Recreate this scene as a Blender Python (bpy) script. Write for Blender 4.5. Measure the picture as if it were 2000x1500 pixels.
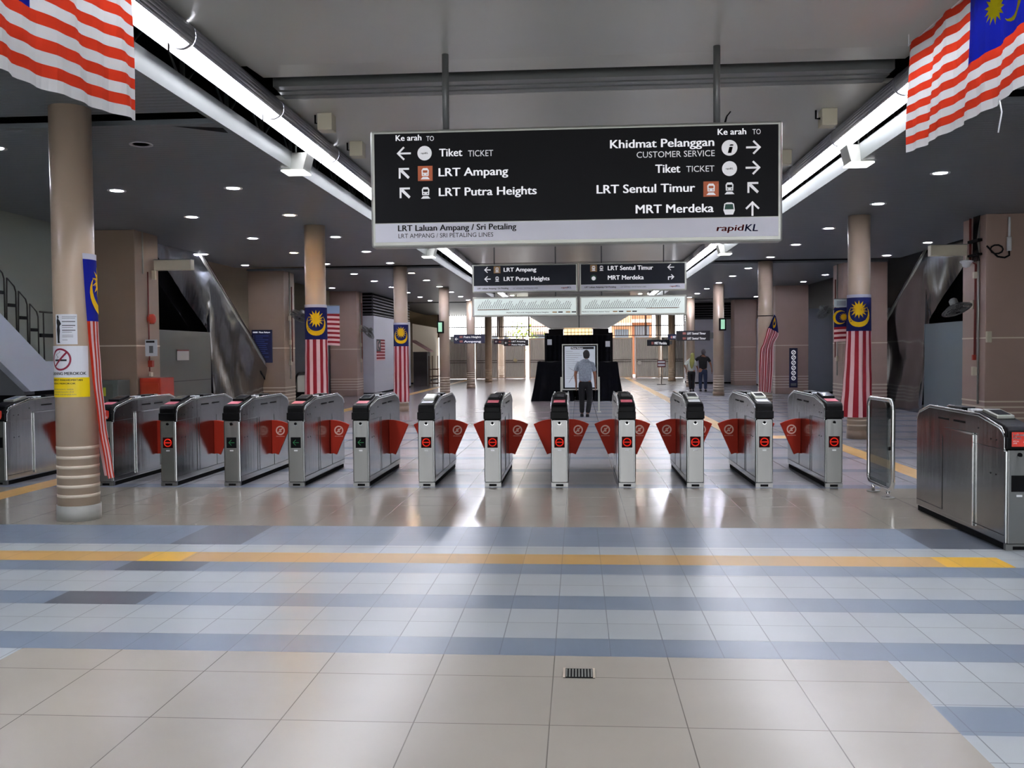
import bpy, math, random
from mathutils import Vector, Matrix
random.seed(7)
PI = math.pi
for o in list(bpy.data.objects): bpy.data.objects.remove(o)
C = bpy.context.scene.collection

# ------------------------------------------------------------------ camera
F, YAW, PITCH, ROLL, EYE = 1821.8, 0.0711, -0.0331, -0.0083, 1.6
def cam_basis():
    cy, sy, cp, sp = math.cos(YAW), math.sin(YAW), math.cos(PITCH), math.sin(PITCH)
    f = Vector((-sy*cp, cy*cp, sp)); r = Vector((cy, sy, 0)); u = r.cross(f)
    cr, sr = math.cos(ROLL), math.sin(ROLL)
    return f, cr*r + sr*u, -sr*r + cr*u
cf, crr, cu = cam_basis()
cd = bpy.data.cameras.new('camera'); cam = bpy.data.objects.new('camera', cd); C.objects.link(cam)
cd.sensor_width = 36; cd.lens = F/2000*36; cd.clip_end = 300
M4 = Matrix(((crr.x, cu.x, -cf.x, 0), (crr.y, cu.y, -cf.y, 0), (crr.z, cu.z, -cf.z, EYE), (0, 0, 0, 1)))
cam.matrix_world = M4
bpy.context.scene.camera = cam

# ------------------------------------------------------------------ world, exposure
S = bpy.context.scene
S.view_settings.view_transform = 'Standard'; S.view_settings.look = 'None'
S.view_settings.gamma = 1; S.view_settings.use_curve_mapping = False
S.view_settings.exposure = 1.05
W = bpy.data.worlds.new('world'); S.world = W; W.use_nodes = True
W.node_tree.nodes['Background'].inputs[0].default_value = (0.95, 0.97, 1.0, 1)
W.node_tree.nodes['Background'].inputs[1].default_value = 3.0
TUBE = 22.0     # fluorescent tubes
SPOT = 95.0     # recessed downlights

# ------------------------------------------------------------------ materials
def lin(c):
    if isinstance(c, str):
        c = [int(c[i:i+2], 16)/255 for i in (0, 2, 4)]
    return tuple((v/12.92 if v <= .04045 else ((v+.055)/1.055)**2.4) for v in c) + (1,)
MATS = {}
def mat(name, col, rough=.5, metal=0, spec=.5, emit=None, es=0, noise=0, nscale=8, bump=0, alpha=1, trans=0, coat=0):
    if name in MATS: return MATS[name]
    m = bpy.data.materials.new(name); m.use_nodes = True; nt = m.node_tree
    b = nt.nodes['Principled BSDF']
    b.inputs['Base Color'].default_value = lin(col); b.inputs['Roughness'].default_value = rough
    b.inputs['Metallic'].default_value = metal; b.inputs['Specular IOR Level'].default_value = spec
    b.inputs['Coat Weight'].default_value = coat
    if trans: b.inputs['Transmission Weight'].default_value = trans
    if emit:
        b.inputs['Emission Color'].default_value = lin(emit); b.inputs['Emission Strength'].default_value = es
    if noise or bump:
        tc = nt.nodes.new('ShaderNodeTexCoord'); nz = nt.nodes.new('ShaderNodeTexNoise')
        nz.inputs['Scale'].default_value = nscale; nz.inputs['Detail'].default_value = 4
        nt.links.new(tc.outputs['Object'], nz.inputs['Vector'])
        if noise:
            mx = nt.nodes.new('ShaderNodeMix'); mx.data_type = 'RGBA'
            l = lin(col)
            mx.inputs[6].default_value = tuple(max(0, v*(1-noise)) for v in l[:3]) + (1,)
            mx.inputs[7].default_value = tuple(min(1, v*(1+noise)) for v in l[:3]) + (1,)
            nt.links.new(nz.outputs['Fac'], mx.inputs[0]); nt.links.new(mx.outputs[2], b.inputs['Base Color'])
        if bump:
            bp = nt.nodes.new('ShaderNodeBump'); bp.inputs['Strength'].default_value = bump
            bp.inputs['Distance'].default_value = .02
            nt.links.new(nz.outputs['Fac'], bp.inputs['Height']); nt.links.new(bp.outputs['Normal'], b.inputs['Normal'])
    MATS[name] = m; return m
def tile_mat(name, col, w, h, ox, oy, rough=.3, grout='8a8a86', gs=.004, var=.04, spec=.5):
    m = bpy.data.materials.new(name); m.use_nodes = True; nt = m.node_tree; b = nt.nodes['Principled BSDF']
    tc = nt.nodes.new('ShaderNodeTexCoord'); mp = nt.nodes.new('ShaderNodeMapping')
    mp.inputs['Location'].default_value = (-ox, -oy, 0)
    br = nt.nodes.new('ShaderNodeTexBrick'); br.offset = 0; br.squash = 1
    br.inputs['Scale'].default_value = 1; br.inputs['Brick Width'].default_value = w; br.inputs['Row Height'].default_value = h
    br.inputs['Mortar Size'].default_value = gs; br.inputs['Mortar Smooth'].default_value = .3; br.inputs['Bias'].default_value = 0
    l = lin(col)
    br.inputs['Color1'].default_value = tuple(v*(1-var) for v in l[:3])+(1,)
    br.inputs['Color2'].default_value = tuple(v*(1+var) for v in l[:3])+(1,)
    br.inputs['Mortar'].default_value = lin(grout)
    nz = nt.nodes.new('ShaderNodeTexNoise'); nz.inputs['Scale'].default_value = 1.3; nz.inputs['Detail'].default_value = 5
    ml = nt.nodes.new('ShaderNodeMix'); ml.data_type = 'RGBA'; ml.blend_type = 'MULTIPLY'; ml.inputs[0].default_value = 1
    rp = nt.nodes.new('ShaderNodeValToRGB'); rp.color_ramp.elements[0].color = (.86, .86, .86, 1); rp.color_ramp.elements[1].color = (1.08, 1.08, 1.08, 1)
    nt.links.new(tc.outputs['Object'], mp.inputs[0]); nt.links.new(mp.outputs[0], br.inputs['Vector'])
    nt.links.new(tc.outputs['Object'], nz.inputs['Vector']); nt.links.new(nz.outputs['Fac'], rp.inputs[0])
    nt.links.new(br.outputs['Color'], ml.inputs[6]); nt.links.new(rp.outputs[0], ml.inputs[7])
    nt.links.new(ml.outputs[2], b.inputs['Base Color'])
    b.inputs['Roughness'].default_value = rough; b.inputs['Specular IOR Level'].default_value = spec
    bp = nt.nodes.new('ShaderNodeBump'); bp.inputs['Strength'].default_value = .25; bp.inputs['Distance'].default_value = .003; bp.invert = True
    nt.links.new(br.outputs['Fac'], bp.inputs['Height']); nt.links.new(bp.outputs['Normal'], b.inputs['Normal'])
    MATS[name] = m; return m
def cloth_mat(name, col, trans=.35):
    m = bpy.data.materials.new(name); m.use_nodes = True; nt = m.node_tree
    b = nt.nodes['Principled BSDF']; b.inputs['Base Color'].default_value = lin(col); b.inputs['Roughness'].default_value = .8
    b.inputs['Specular IOR Level'].default_value = .2
    t = nt.nodes.new('ShaderNodeBsdfTranslucent'); t.inputs[0].default_value = lin(col)
    mx = nt.nodes.new('ShaderNodeMixShader'); mx.inputs[0].default_value = trans
    out = nt.nodes['Material Output']
    nt.links.new(b.outputs[0], mx.inputs[1]); nt.links.new(t.outputs[0], mx.inputs[2]); nt.links.new(mx.outputs[0], out.inputs[0])
    MATS[name] = m; return m
def steel_mat(name, col, rough, streak=.25):
    m = bpy.data.materials.new(name); m.use_nodes = True; nt = m.node_tree; b = nt.nodes['Principled BSDF']
    b.inputs['Metallic'].default_value = 1
    tc = nt.nodes.new('ShaderNodeTexCoord'); mp = nt.nodes.new('ShaderNodeMapping'); mp.inputs['Scale'].default_value = (9, 9, .8)
    nz = nt.nodes.new('ShaderNodeTexNoise'); nz.inputs['Scale'].default_value = 1.2; nz.inputs['Detail'].default_value = 3
    nt.links.new(tc.outputs['Object'], mp.inputs[0]); nt.links.new(mp.outputs[0], nz.inputs['Vector'])
    rp = nt.nodes.new('ShaderNodeMapRange'); rp.inputs[3].default_value = rough*(1-streak); rp.inputs[4].default_value = rough*(1+streak)
    nt.links.new(nz.outputs['Fac'], rp.inputs[0]); nt.links.new(rp.outputs[0], b.inputs['Roughness'])
    bp = nt.nodes.new('ShaderNodeBump'); bp.inputs['Strength'].default_value = .12; bp.inputs['Distance'].default_value = .02
    nt.links.new(nz.outputs['Fac'], bp.inputs['Height']); nt.links.new(bp.outputs['Normal'], b.inputs['Normal'])
    b.inputs['Base Color'].default_value = lin(col)
    MATS[name] = m; return m

steel = steel_mat('brushed steel', '8a8a89', .36)
steel_side = steel_mat('satin steel side', 'a4a6a6', .2)
mirror_steel = steel_mat('polished escalator steel', '8f9398', .17, .4)
chrome = mat('chrome', 'd8d8d8', .12, 1)
black = mat('gloss black plastic', '060608', .42, spec=.12)
matt_black = mat('matt black', '08080a', .7, spec=.12)
dark = mat('dark paint and void shade', '141416', .85, spec=.1)  # near-black; also stands in for shade in voids and recesses
seam = mat('dark seam', '2a2b2c', .6)
white = mat('white plastic', 'e4e6e8', .4)
red_flap = mat('red flap panel', 'ab2e1c', .6, spec=.15)
sticker_w = mat('pale sticker print', 'e6b8a8', .5)
pink = mat('pink sticker', 'e2707e', .45)
red_st = mat('red lane sticker', 'd8392a', .45)
led_red = mat('red led panel', '300404', .6, spec=.08)
led_red_on = mat('lit red led ring', 'f0301c', .6, spec=.1, emit='ff2412', es=.06)
led_green = mat('lit green led arrow', '0a5a30', .4, emit='11a055', es=.06)
column_m = mat('taupe column paint', 'b8a48f', .28, noise=.04, nscale=3)
pillar_m = mat('taupe pillar tiles', 'a48a7e', .4, noise=.06, nscale=2)
pillar_d = mat('brown pillar tiles', '8f7a68', .4, noise=.06, nscale=2)
cream_band = mat('cream tile band', 'd8cbb8', .4)
plinth_m = mat('grey plinth tiles', 'a3a49f', .35, noise=.15, nscale=6)
ceil_hi = mat('pale gloss ceiling panel', 'b4b3ab', .3, noise=.05, nscale=1.2)
fascia_m = mat('brushed aluminium fascia', '747876', .5, .3, noise=.08, nscale=3)
profile_m = mat('grey metal profile', '6f7170', .4, .4)
housing_m = mat('grey lamp housing', '9a9aa0', .3, .7)
tube_m = mat('lit fluorescent tube', 'ffffff', .5, emit='f4f5ff', es=TUBE)
lamp_m = mat('lit cool downlight', 'ffffff', .5, emit='e8eaff', es=SPOT)
lamp_warm = mat('lit warm downlight', 'ffffff', .5, emit='ffd2a0', es=SPOT*.5)
lamp_far_fill = mat('added far fill downlight', 'ffffff', .5, emit='fff0e0', es=SPOT*10)  # for lamps added to brighten the far gates
lamp_off = mat('unlit downlight', '9a9a98', .3)
ring_m = mat('downlight ring', 'c9c9cc', .35, .3)
glass = mat('clear glass', 'dfe8e6', .02, trans=1, spec=.5)
wall_green = mat('grey green wall paint', '858a80', .7, noise=.05, nscale=1)
wall_cream = mat('cream wall paint', 'b8a98e', .7, noise=.03)
wall_white = mat('white partition', 'c9cad4', .5, noise=.02)
wall_grey = mat('grey partition', '6b6e74', .5)
enclosure_m = mat('green grey enclosure panel', '525650', .35, .3)
louvre_m = mat('dark louvre slat', '55565c', .5)
navy = mat('navy sign face', '14173f', .35)
sign_black = mat('black sign face', '08080d', .5, spec=.15)
sign_grey = mat('charcoal sign face', '22252e', .5, spec=.2)
sign_white = mat('white sign print', 'e4e4e8', .5, emit='ffffff', es=.12)  # print glows faintly to look brighter, though it is no lamp
sign_strip = mat('pale sign strip', 'dcdce6', .45)
sign_frame = mat('aluminium sign frame', 'a9aaa2', .35, .6)
orange = mat('orange icon tile', 'cf6a3e', .5)
gold_icon = mat('amber icon tile', 'b08a5a', .5)
green_dk = mat('dark green icon', '0f4a38', .5)
logo_red = mat('dark red lettering', 'a3222c', .5)
logo_blue = mat('dark blue lettering', '1d2a6c', .5)
ink = mat('black print', '17181c', .6)
ink_grey = mat('grey print', '6a6c72', .6)
map_face = mat('pale map face', 'd4ddd9', .5, emit='e8f4ee', es=.22)  # face brightened by a slight glow of its own
map_orange = mat('brown route line', '8a5a30', .6)
paper = mat('white paper', 'dcdfe6', .6)
yellow_st = mat('yellow notice', 'f2d400', .45)
nosmoke = mat('crimson ring', '8c1238', .5)
flag_red = cloth_mat('red flag cloth', 'd23a22'); flag_white = cloth_mat('white flag cloth', 'dcdcdc')
flag_blue = cloth_mat('blue flag cloth', '16209a', .25); flag_yel = cloth_mat('yellow flag cloth', 'f0dc10', .2)
vflag_red = cloth_mat('crimson banner cloth', '96222c', .15); vflag_white = cloth_mat('pale banner cloth', 'e8c4c4', .15)
vflag_blue = cloth_mat('navy banner cloth', '141a52', .1); vflag_yel = cloth_mat('golden banner cloth', 'e8b810', .1)
vflag_head = cloth_mat('white banner header', 'c4c6d4', .15)
red_box = mat('red fire cabinet', 'a5301c', .4)
red_pipe = mat('red conduit', '6e2a24', .5)
cream_box = mat('cream metal box', 'c6bea8', .5)
grey_box = mat('grey cabinet', '5a5f5a', .5)
drape = mat('black drape cloth', '07080d', .9, spec=.1, bump=.4, nscale=3)
gate_panel = mat('ribbed grey gate', 'cfd0d3', .5)
gate_frame_m = mat('pale gate frame', 'dccdc2', .5)
bar_m = mat('dark grille bar', '4a3230', .6)
wood = mat('brown wood', '5a3a26', .6)
pink_cover = mat('pink awning cover', 'b58a86', .7)
stair_white = mat('pale stair parapet', 'b9c2cf', .5)
rail_m = mat('dark rail tube', '3a3834', .4, .3)
skin = mat('tanned skin', '9c6a52', .6)
hair_dk = mat('dark greying hair', '2c2a2a', .8, noise=.5, nscale=60)
hair_bl = mat('long blonde hair', '8c8a48', .7, noise=.4, nscale=30)
shirt_g = mat('patterned grey shirt', '8f98a4', .8, noise=.6, nscale=28)
trous = mat('black trousers', '0a0a10', .8)
jeans = mat('dark blue jeans', '1d2c48', .8)
tee = mat('black t-shirt', '0b0a0e', .8)
top_w = mat('pale blouse', 'b9beb4', .8, noise=.15, nscale=20)
shoe = mat('dark shoes', '141216', .5)

# ------------------------------------------------------------------ mesh builder
class MB:
    def __init__(s): s.v = []; s.f = []; s.mi = []; s.mats = []; s.sm = []
    def m(s, mt):
        if mt not in s.mats: s.mats.append(mt)
        return s.mats.index(mt)
    def add(s, vs, fs, mt, smooth=False):
        b = len(s.v); s.v += [tuple(v) for v in vs]; k = s.m(mt)
        for f in fs: s.f.append([b+i for i in f]); s.mi.append(k); s.sm.append(smooth)
        return s
    def box(s, x0, x1, y0, y1, z0, z1, mt):
        return s.add([(x0,y0,z0),(x1,y0,z0),(x1,y1,z0),(x0,y1,z0),(x0,y0,z1),(x1,y0,z1),(x1,y1,z1),(x0,y1,z1)],
              [(0,3,2,1),(4,5,6,7),(0,1,5,4),(1,2,6,5),(2,3,7,6),(3,0,4,7)], mt)
    def prism(s, poly, a, b, mt, axis='x'):   # axis x: poly (y,z); y: poly (x,z); z: poly (x,y)
        def P(p, t): return {'x': (t, p[0], p[1]), 'y': (p[0], t, p[1]), 'z': (p[0], p[1], t)}[axis]
        n = len(poly); vs = [P(p, a) for p in poly]+[P(p, b) for p in poly]
        fs = [list(range(n))[::-1], [n+i for i in range(n)]] + [(i, (i+1) % n, n+(i+1) % n, n+i) for i in range(n)]
        return s.add(vs, fs, mt)
    def lathe(s, prof, n, mt, c=(0,0,0), smooth=True, axis='z'):
        vs = []; fs = []
        for r, z in prof:
            for i in range(n):
                a = 2*PI*i/n; p = (r*math.cos(a), r*math.sin(a), z)
                if axis == 'y': p = (p[0], z, p[1])
                if axis == 'x': p = (z, p[0], p[1])
                vs.append((c[0]+p[0], c[1]+p[1], c[2]+p[2]))
        for k in range(len(prof)-1):
            for i in range(n):
                j = (i+1) % n; fs.append((k*n+i, k*n+j, (k+1)*n+j, (k+1)*n+i))
        s.add(vs, fs, mt, smooth)
        b = len(s.v)-len(vs)
        for k in (0, len(prof)-1):
            if prof[k][0] > 1e-4:
                s.f.append([b+k*n+i for i in (range(n) if k else range(n-1, -1, -1))]); s.mi.append(s.m(mt)); s.sm.append(False)
        return s
    def cyl(s, c, r, h, mt, n=20, axis='z'): return s.lathe([(r, 0), (r, h)], n, mt, c, True, axis)
    def tube(s, pts, r, mt, n=8, closed=False):
        pts = [Vector(p) for p in pts]; N = len(pts); vs = []; fs = []; prev = None
        for i, p in enumerate(pts):
            if closed: t = (pts[(i+1) % N]-pts[i-1])
            else: t = pts[min(i+1, N-1)]-pts[max(i-1, 0)]
            t.normalize()
            ref = prev if prev is not None else (Vector((0,0,1)) if abs(t.z) < .9 else Vector((1,0,0)))
            a = (ref - t*ref.dot(t)); a.normalize(); prev = a; b = t.cross(a)
            for k in range(n):
                an = 2*PI*k/n; vs.append(p + r*(math.cos(an)*a+math.sin(an)*b))
        for i in range(N if closed else N-1):
            j = (i+1) % N
            for k in range(n): l = (k+1) % n; fs.append((i*n+k, i*n+l, j*n+l, j*n+k))
        if not closed: fs += [list(range(n))[::-1], [(N-1)*n+k for k in range(n)]]
        return s.add(vs, fs, mt, True)
    def flat(s, poly, fn, mt):          # polygon of 2-D points mapped through fn(u, v)
        return s.add([fn(u, v) for u, v in poly], [list(range(len(poly)))], mt)
    def build(s, name, parent=None, loc=None, bevel=0, seg=2, solid=0):
        me = bpy.data.meshes.new(name); me.from_pydata(s.v, [], s.f)
        for m_ in s.mats: me.materials.append(m_)
        for p, k, q in zip(me.polygons, s.mi, s.sm): p.material_index = k; p.use_smooth = q
        me.update()
        o = bpy.data.objects.new(name, me); C.objects.link(o)
        if parent: o.parent = parent
        if loc: o.location = loc
        if solid: md = o.modifiers.new('thick', 'SOLIDIFY'); md.thickness = solid
        if bevel:
            md = o.modifiers.new('bevel', 'BEVEL'); md.width = bevel; md.segments = seg; md.limit_method = 'ANGLE'
        return o
def tag(o, label, cat, group=None):
    o['label'] = label; o['category'] = cat
    if group: o['group'] = group
    return o
def thing(name, label, cat, loc=(0,0,0), rz=0, group=None):
    o = bpy.data.objects.new(name, None); C.objects.link(o); o.location = loc; o.rotation_euler = (0,0,rz)
    o.empty_display_size = .2
    return tag(o, label, cat, group)
def struct(name, mb, **k):
    o = mb.build(name, **k); o['kind'] = 'structure'; return o
ORD = ['nearest','second','third','fourth','fifth','sixth','seventh','eighth','ninth','tenth','eleventh','twelfth','thirteenth','fourteenth','fifteenth','sixteenth','seventeenth','eighteenth','nineteenth','twentieth']

# ------------------------------------------------------------------ lettering
_TX = {}
def glyphs(s, bold):
    k = (s, bold)
    if k not in _TX:
        cu_ = bpy.data.curves.new('t', 'FONT'); cu_.body = s; cu_.size = 1; cu_.offset = 0
        cu_.resolution_u = 3; cu_.fill_mode = 'FRONT'
        o = bpy.data.objects.new('t', cu_); C.objects.link(o)
        dg = bpy.context.evaluated_depsgraph_get(); dg.update()
        me = bpy.data.meshes.new_from_object(o.evaluated_get(dg))
        vs = [tuple(v.co) for v in me.vertices]; fs = [list(p.vertices) for p in me.polygons]
        bpy.data.objects.remove(o); bpy.data.curves.remove(cu_); bpy.data.meshes.remove(me)
        _TX[k] = (vs, fs)
    return _TX[k]
def text(mb, s, x0, x1, base, cap, fn, mt, bold=True, shear=0):
    vs, fs = glyphs(s, bold)
    if not vs: return
    a = min(v[0] for v in vs); b = max(v[0] for v in vs)
    sx = (x1-x0)/(b-a+(.05 if bold else 0)); hv, _ = glyphs('H', False); sz = cap/max(v[1] for v in hv)
    for dx, dz in (((0, 0), (.025, .012), (.05, 0)) if bold else ((0, 0),)):
        mb.add([fn(x0+(v[0]-a+dx)*sx+shear*v[1]*sz, base+(v[1]+dz)*sz) for v in vs], fs, mt)
def arrow(mb, cx, cz, r, ang, w, fn, mt):
    ca, sa = math.cos(ang), math.sin(ang)
    def T(p): return (cx+p[0]*ca-p[1]*sa, cz+p[0]*sa+p[1]*ca)
    mb.flat([T(p) for p in ((-r, -w/2), (r-w*.7, -w/2), (r-w*.7, w/2), (-r, w/2))], fn, mt)
    for sg in (1, -1):
        q = [(r, 0), (r-r*.95, r*.95*sg), (r-r*.95-w*.7, r*.95*sg-w*.7*sg), (r-w*1.4, 0)]
        if sg < 0: q = q[::-1]
        mb.flat([T(p) for p in q], fn, mt)
def corner_arrow(mb, cx, cz, r, w, fn, mt):   # arrow to the upper left with a full corner head
    mb.flat([(cx-r, cz+r), (cx-r, cz-r*.9), (cx-r+w, cz-r*.9), (cx-r+w, cz+r-w), (cx+r*.9, cz+r-w), (cx+r*.9, cz+r)], fn, mt)
    mb.flat([(cx-r+w*.6, cz+r-w*1.7), (cx+r*.7, cz-r*1.0), (cx+r, cz-r*.65), (cx-r+w*1.7, cz+r-w*.6)], fn, mt)
def disc(mb, cx, cz, r, fn, mt, n=28, r2=0):
    if r2 == 0: mb.flat([(cx+r*math.cos(2*PI*i/n), cz+r*math.sin(2*PI*i/n)) for i in range(n)], fn, mt)
    else:
        for i in range(n):
            a, b = 2*PI*i/n, 2*PI*(i+1)/n
            mb.flat([(cx+r2*math.cos(a), cz+r2*math.sin(a)), (cx+r*math.cos(a), cz+r*math.sin(a)), (cx+r*math.cos(b), cz+r*math.sin(b)), (cx+r2*math.cos(b), cz+r2*math.sin(b))], fn, mt)
def train_icon(mb, cx, cz, r, fn, mt, hole):
    mb.flat([(cx-r*.55, cz-r*.4), (cx+r*.55, cz-r*.4), (cx+r*.6, cz+r*.5), (cx+r*.35, cz+r*.85), (cx-r*.35, cz+r*.85), (cx-r*.6, cz+r*.5)], fn, mt)
    fh = lambda u, v: (lambda p: (p[0], p[1]-.0015, p[2]))(fn(u, v))
    mb.flat([(cx-r*.38, cz+r*.1), (cx+r*.38, cz+r*.1), (cx+r*.38, cz+r*.5), (cx-r*.38, cz+r*.5)], fh, hole)
    for sg in (-1, 1): disc(mb, cx+sg*r*.3, cz-r*.15, r*.1, fh, hole, 8)
    mb.flat([(cx-r*.4, cz-r*.55), (cx+r*.4, cz-r*.55), (cx+r*.75, cz-r*.95), (cx-r*.75, cz-r*.95)], fn, mt)

# ------------------------------------------------------------------ setting: floor
beige = tile_mat('polished beige tiles', 'bab3a6', .59, .6, -.133, 4.56, rough=.27, grout='7d776e', gs=.003, var=.015)
beige2 = tile_mat('polished beige strip tiles', 'a69f92', .59, .6, -.133, 8.5, rough=.14, grout='8a857b', gs=.003, var=.02)
pale = tile_mat('pale grey tiles', 'b9c0c2', .295, .3, -.133, 4.88, rough=.28, grout='7a8084', gs=.0035)
blue = tile_mat('blue grey tiles', '8291a2', .295, .3, -.133, 4.88, rough=.28, grout='6d7a88', gs=.0035)
blue_d = tile_mat('slate grey tiles', '59616b', .59, .3, -.133, 4.88, rough=.28, grout='555b62', gs=.003)
yellow = tile_mat('ochre tactile tiles', 'd2a55c', .295, .3, -.133, 7.0, rough=.35, grout='b98f50', gs=.004)
yellow_b = tile_mat('bright yellow tactile tiles', 'f2bb2e', .295, .3, -.133, 7.0, rough=.35, grout='c99a30', gs=.003)
far_pale = tile_mat('concourse pale tiles', 'a8a7ac', .59, .6, -.133, 11, rough=.24, grout='7a7a80', gs=.006)
far_blue = tile_mat('concourse blue tiles', '8a91a0', .59, .6, -.133, 11, rough=.24, grout='70757e', gs=.006)
far_pink = tile_mat('concourse tiles with daylight tint', '9a8f92', .59, .6, -.133, 11, rough=.22, grout='82787b', gs=.006)  # pinkish reflected daylight put into the tile colour
fl = MB()
def fq(x0, x1, y0, y1, m_): fl.add([(x0,y0,0),(x1,y0,0),(x1,y1,0),(x0,y1,0)], [(0,1,2,3)], m_)
XL_, XR_ = -16.0, 16.0
DL, DR = (-3.48, -2.86), (2.82, 3.44)
fq(-3.06, 1.58, -9, 4.88, beige)
for x0, x1 in ((XL_, -3.06), (1.58, XR_)):
    fq(x0, x1, 4.26, 4.88, pale); fq(x0, x1, 3.94, 4.26, blue); fq(x0, x1, 3.0, 3.94, pale); fq(x0, x1, 2.7, 3.0, blue); fq(x0, x1, -9, 2.7, pale)
bands = [(4.88, 5.18, blue, 0), (5.18, 5.78, pale, 0), (5.78, 6.10, blue, 1), (6.10, 6.70, pale, 0), (6.70, 7.02, blue, 1),
         (7.02, 7.36, yellow, 2), (7.36, 7.66, pale, 0), (7.66, 8.52, blue, 1)]
for y0, y1, m_, k in bands:
    if k == 0: fq(XL_, XR_, y0, y1, m_)
    elif k == 1:
        fq(XL_, DL[0], y0, y1, m_); fq(DL[0], DL[1], y0, y1, blue_d if y0 != 6.70 or True else m_)
        fq(DL[1], DR[0], y0, y1, m_); fq(DR[0], DR[1], y0, y1, blue_d if y0 > 7.5 else m_); fq(DR[1], XR_, y0, y1, m_)
    else:
        fq(XL_, DL[0]+.02, y0, y1, m_); fq(DL[0]+.02, DL[1]-.25, y0, y1, yellow_b); fq(DL[1]-.25, DR[0]-.12, y0, y1, m_)
        fq(DR[0]-.12, DR[1]-.25, y0, y1, yellow_b); fq(DR[1]-.25, XR_, y0, y1, pale)
fq(XL_, -6.85, 8.52, 11.0, beige2); fq(-6.85, -6.5, 8.52, 11.0, yellow); fq(-6.5, 4.18, 8.52, 11.0, beige2)
fq(4.18, 4.5, 8.52, 11.0, yellow); fq(4.5, XR_, 8.52, 11.0, beige2)
y = 11.0; k = 0
while y < 62:
    y1 = y + (.6 if k % 3 else .3)
    m_ = far_blue if k % 3 == 0 else far_pale
    lft = far_pink if y > 20 else m_
    fq(XL_, -6.85, y, y1, lft); fq(-6.85, -6.5, y, y1, yellow)
    fq(-6.5, -.6, y, y1, lft)
    if y < 17.3:
        fq(-.6, 4.18, y, y1, m_); fq(4.18, 4.5, y, y1, yellow); fq(4.5, XR_, y, y1, m_)
    elif y < 17.8:
        fq(-.6, 2.85, y, y1, m_); fq(2.85, 4.5, y, y1, yellow); fq(4.5, XR_, y, y1, m_)
    else:
        fq(-.6, 2.85, y, y1, m_); fq(2.85, 3.15, y, y1, yellow); fq(3.15, XR_, y, y1, m_)
    y = y1; k += 1
struct('floor', fl)

# ------------------------------------------------------------------ setting: ceilings
def slat_mat(name, col, rough, scale, axis):
    m = bpy.data.materials.new(name); m.use_nodes = True; nt = m.node_tree; b = nt.nodes['Principled BSDF']
    b.inputs['Base Color'].default_value = lin(col); b.inputs['Roughness'].default_value = rough
    tc = nt.nodes.new('ShaderNodeTexCoord'); wv = nt.nodes.new('ShaderNodeTexWave'); wv.wave_type = 'BANDS'; wv.bands_direction = axis
    wv.inputs['Scale'].default_value = scale; wv.inputs['Distortion'].default_value = 0
    bp = nt.nodes.new('ShaderNodeBump'); bp.inputs['Strength'].default_value = .25; bp.inputs['Distance'].default_value = .01
    nt.links.new(tc.outputs['Object'], wv.inputs[0]); nt.links.new(wv.outputs[0], bp.inputs['Height']); nt.links.new(bp.outputs[0], b.inputs['Normal'])
    b.inputs['Specular IOR Level'].default_value = .35
    return m
ceil_lo = slat_mat('dark grey strip ceiling', '6a6f73', .4, 3.0, 'Y')
ZC = 4.02; ZU = 4.5
def slab(x0, x1, y0, y1, z, m_, t=.05): return MB().box(x0, x1, y0, y1, z, z+t, m_)
LX, RX = -3.70, 3.60
segs = [(-9, 9.1), (9.55, 25.25), (26.2, 43.1), (44.2, 60)]
for i, (a, b) in enumerate(segs):
    struct('ceiling', slab(-9.46, LX, a, b, ZC, ceil_lo)); struct('ceiling', slab(RX, 8.45, a, b, ZC, ceil_lo))
# upper ceiling over the corridor
struct('ceiling', slab(-3.72, 3.62, -9, 9.25, ZU, ceil_hi))
lip = MB(); lip.add([(-3.3,9.25,ZU),(3.3,9.25,ZU),(3.3,9.75,ZU+.03),(-3.3,9.75,ZU+.03),(-3.3,9.25,ZU+.05),(3.3,9.25,ZU+.05),(3.3,9.75,ZU+.08),(-3.3,9.75,ZU+.08)],
    [(0,3,2,1),(4,5,6,7),(0,1,5,4),(1,2,6,5),(2,3,7,6),(3,0,4,7)], ceil_hi); struct('trim_1', lip)
pr = MB()
pr.box(-3.3, 3.3, 9.75, 10.05, ZU+.14, ZU+.2, dark); pr.box(-3.3, 3.3, 10.05, 10.2, ZU+.02, ZU+.2, profile_m)  # dark strip stands in for the shade inside the joint
pr.box(-3.3, 3.3, 10.22, 10.34, ZU+.01, ZU+.08, profile_m); pr.box(-3.3, 3.3, 10.36, 10.48, ZU, ZU+.07, profile_m)
struct('trim_2', pr)
struct('ceiling', slab(-3.72, 3.62, 10.5, 30.0, ZU, ceil_hi))
struct('ceiling', slab(-3.72, 3.62, 30.35, 46, ZU, ceil_hi))
struct('ceiling', slab(-9.5, 8.5, 46.0, 60, ZU+.1, ceil_hi))
# roof over the voids
struct('ceiling', slab(-16, 16, -9, 60, 5.6, dark, .1))
for n_, x, sgn in (('trim_3', LX, -1), ('trim_4', RX, 1)):
    t = MB(); t.prism([(x, ZC-.005), (x+sgn*-.015, ZC+.21), (x+sgn*.03, ZC+.21), (x+sgn*.05, ZC-.005)], -9, 46, fascia_m, 'y')
    struct(n_, t)

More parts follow.
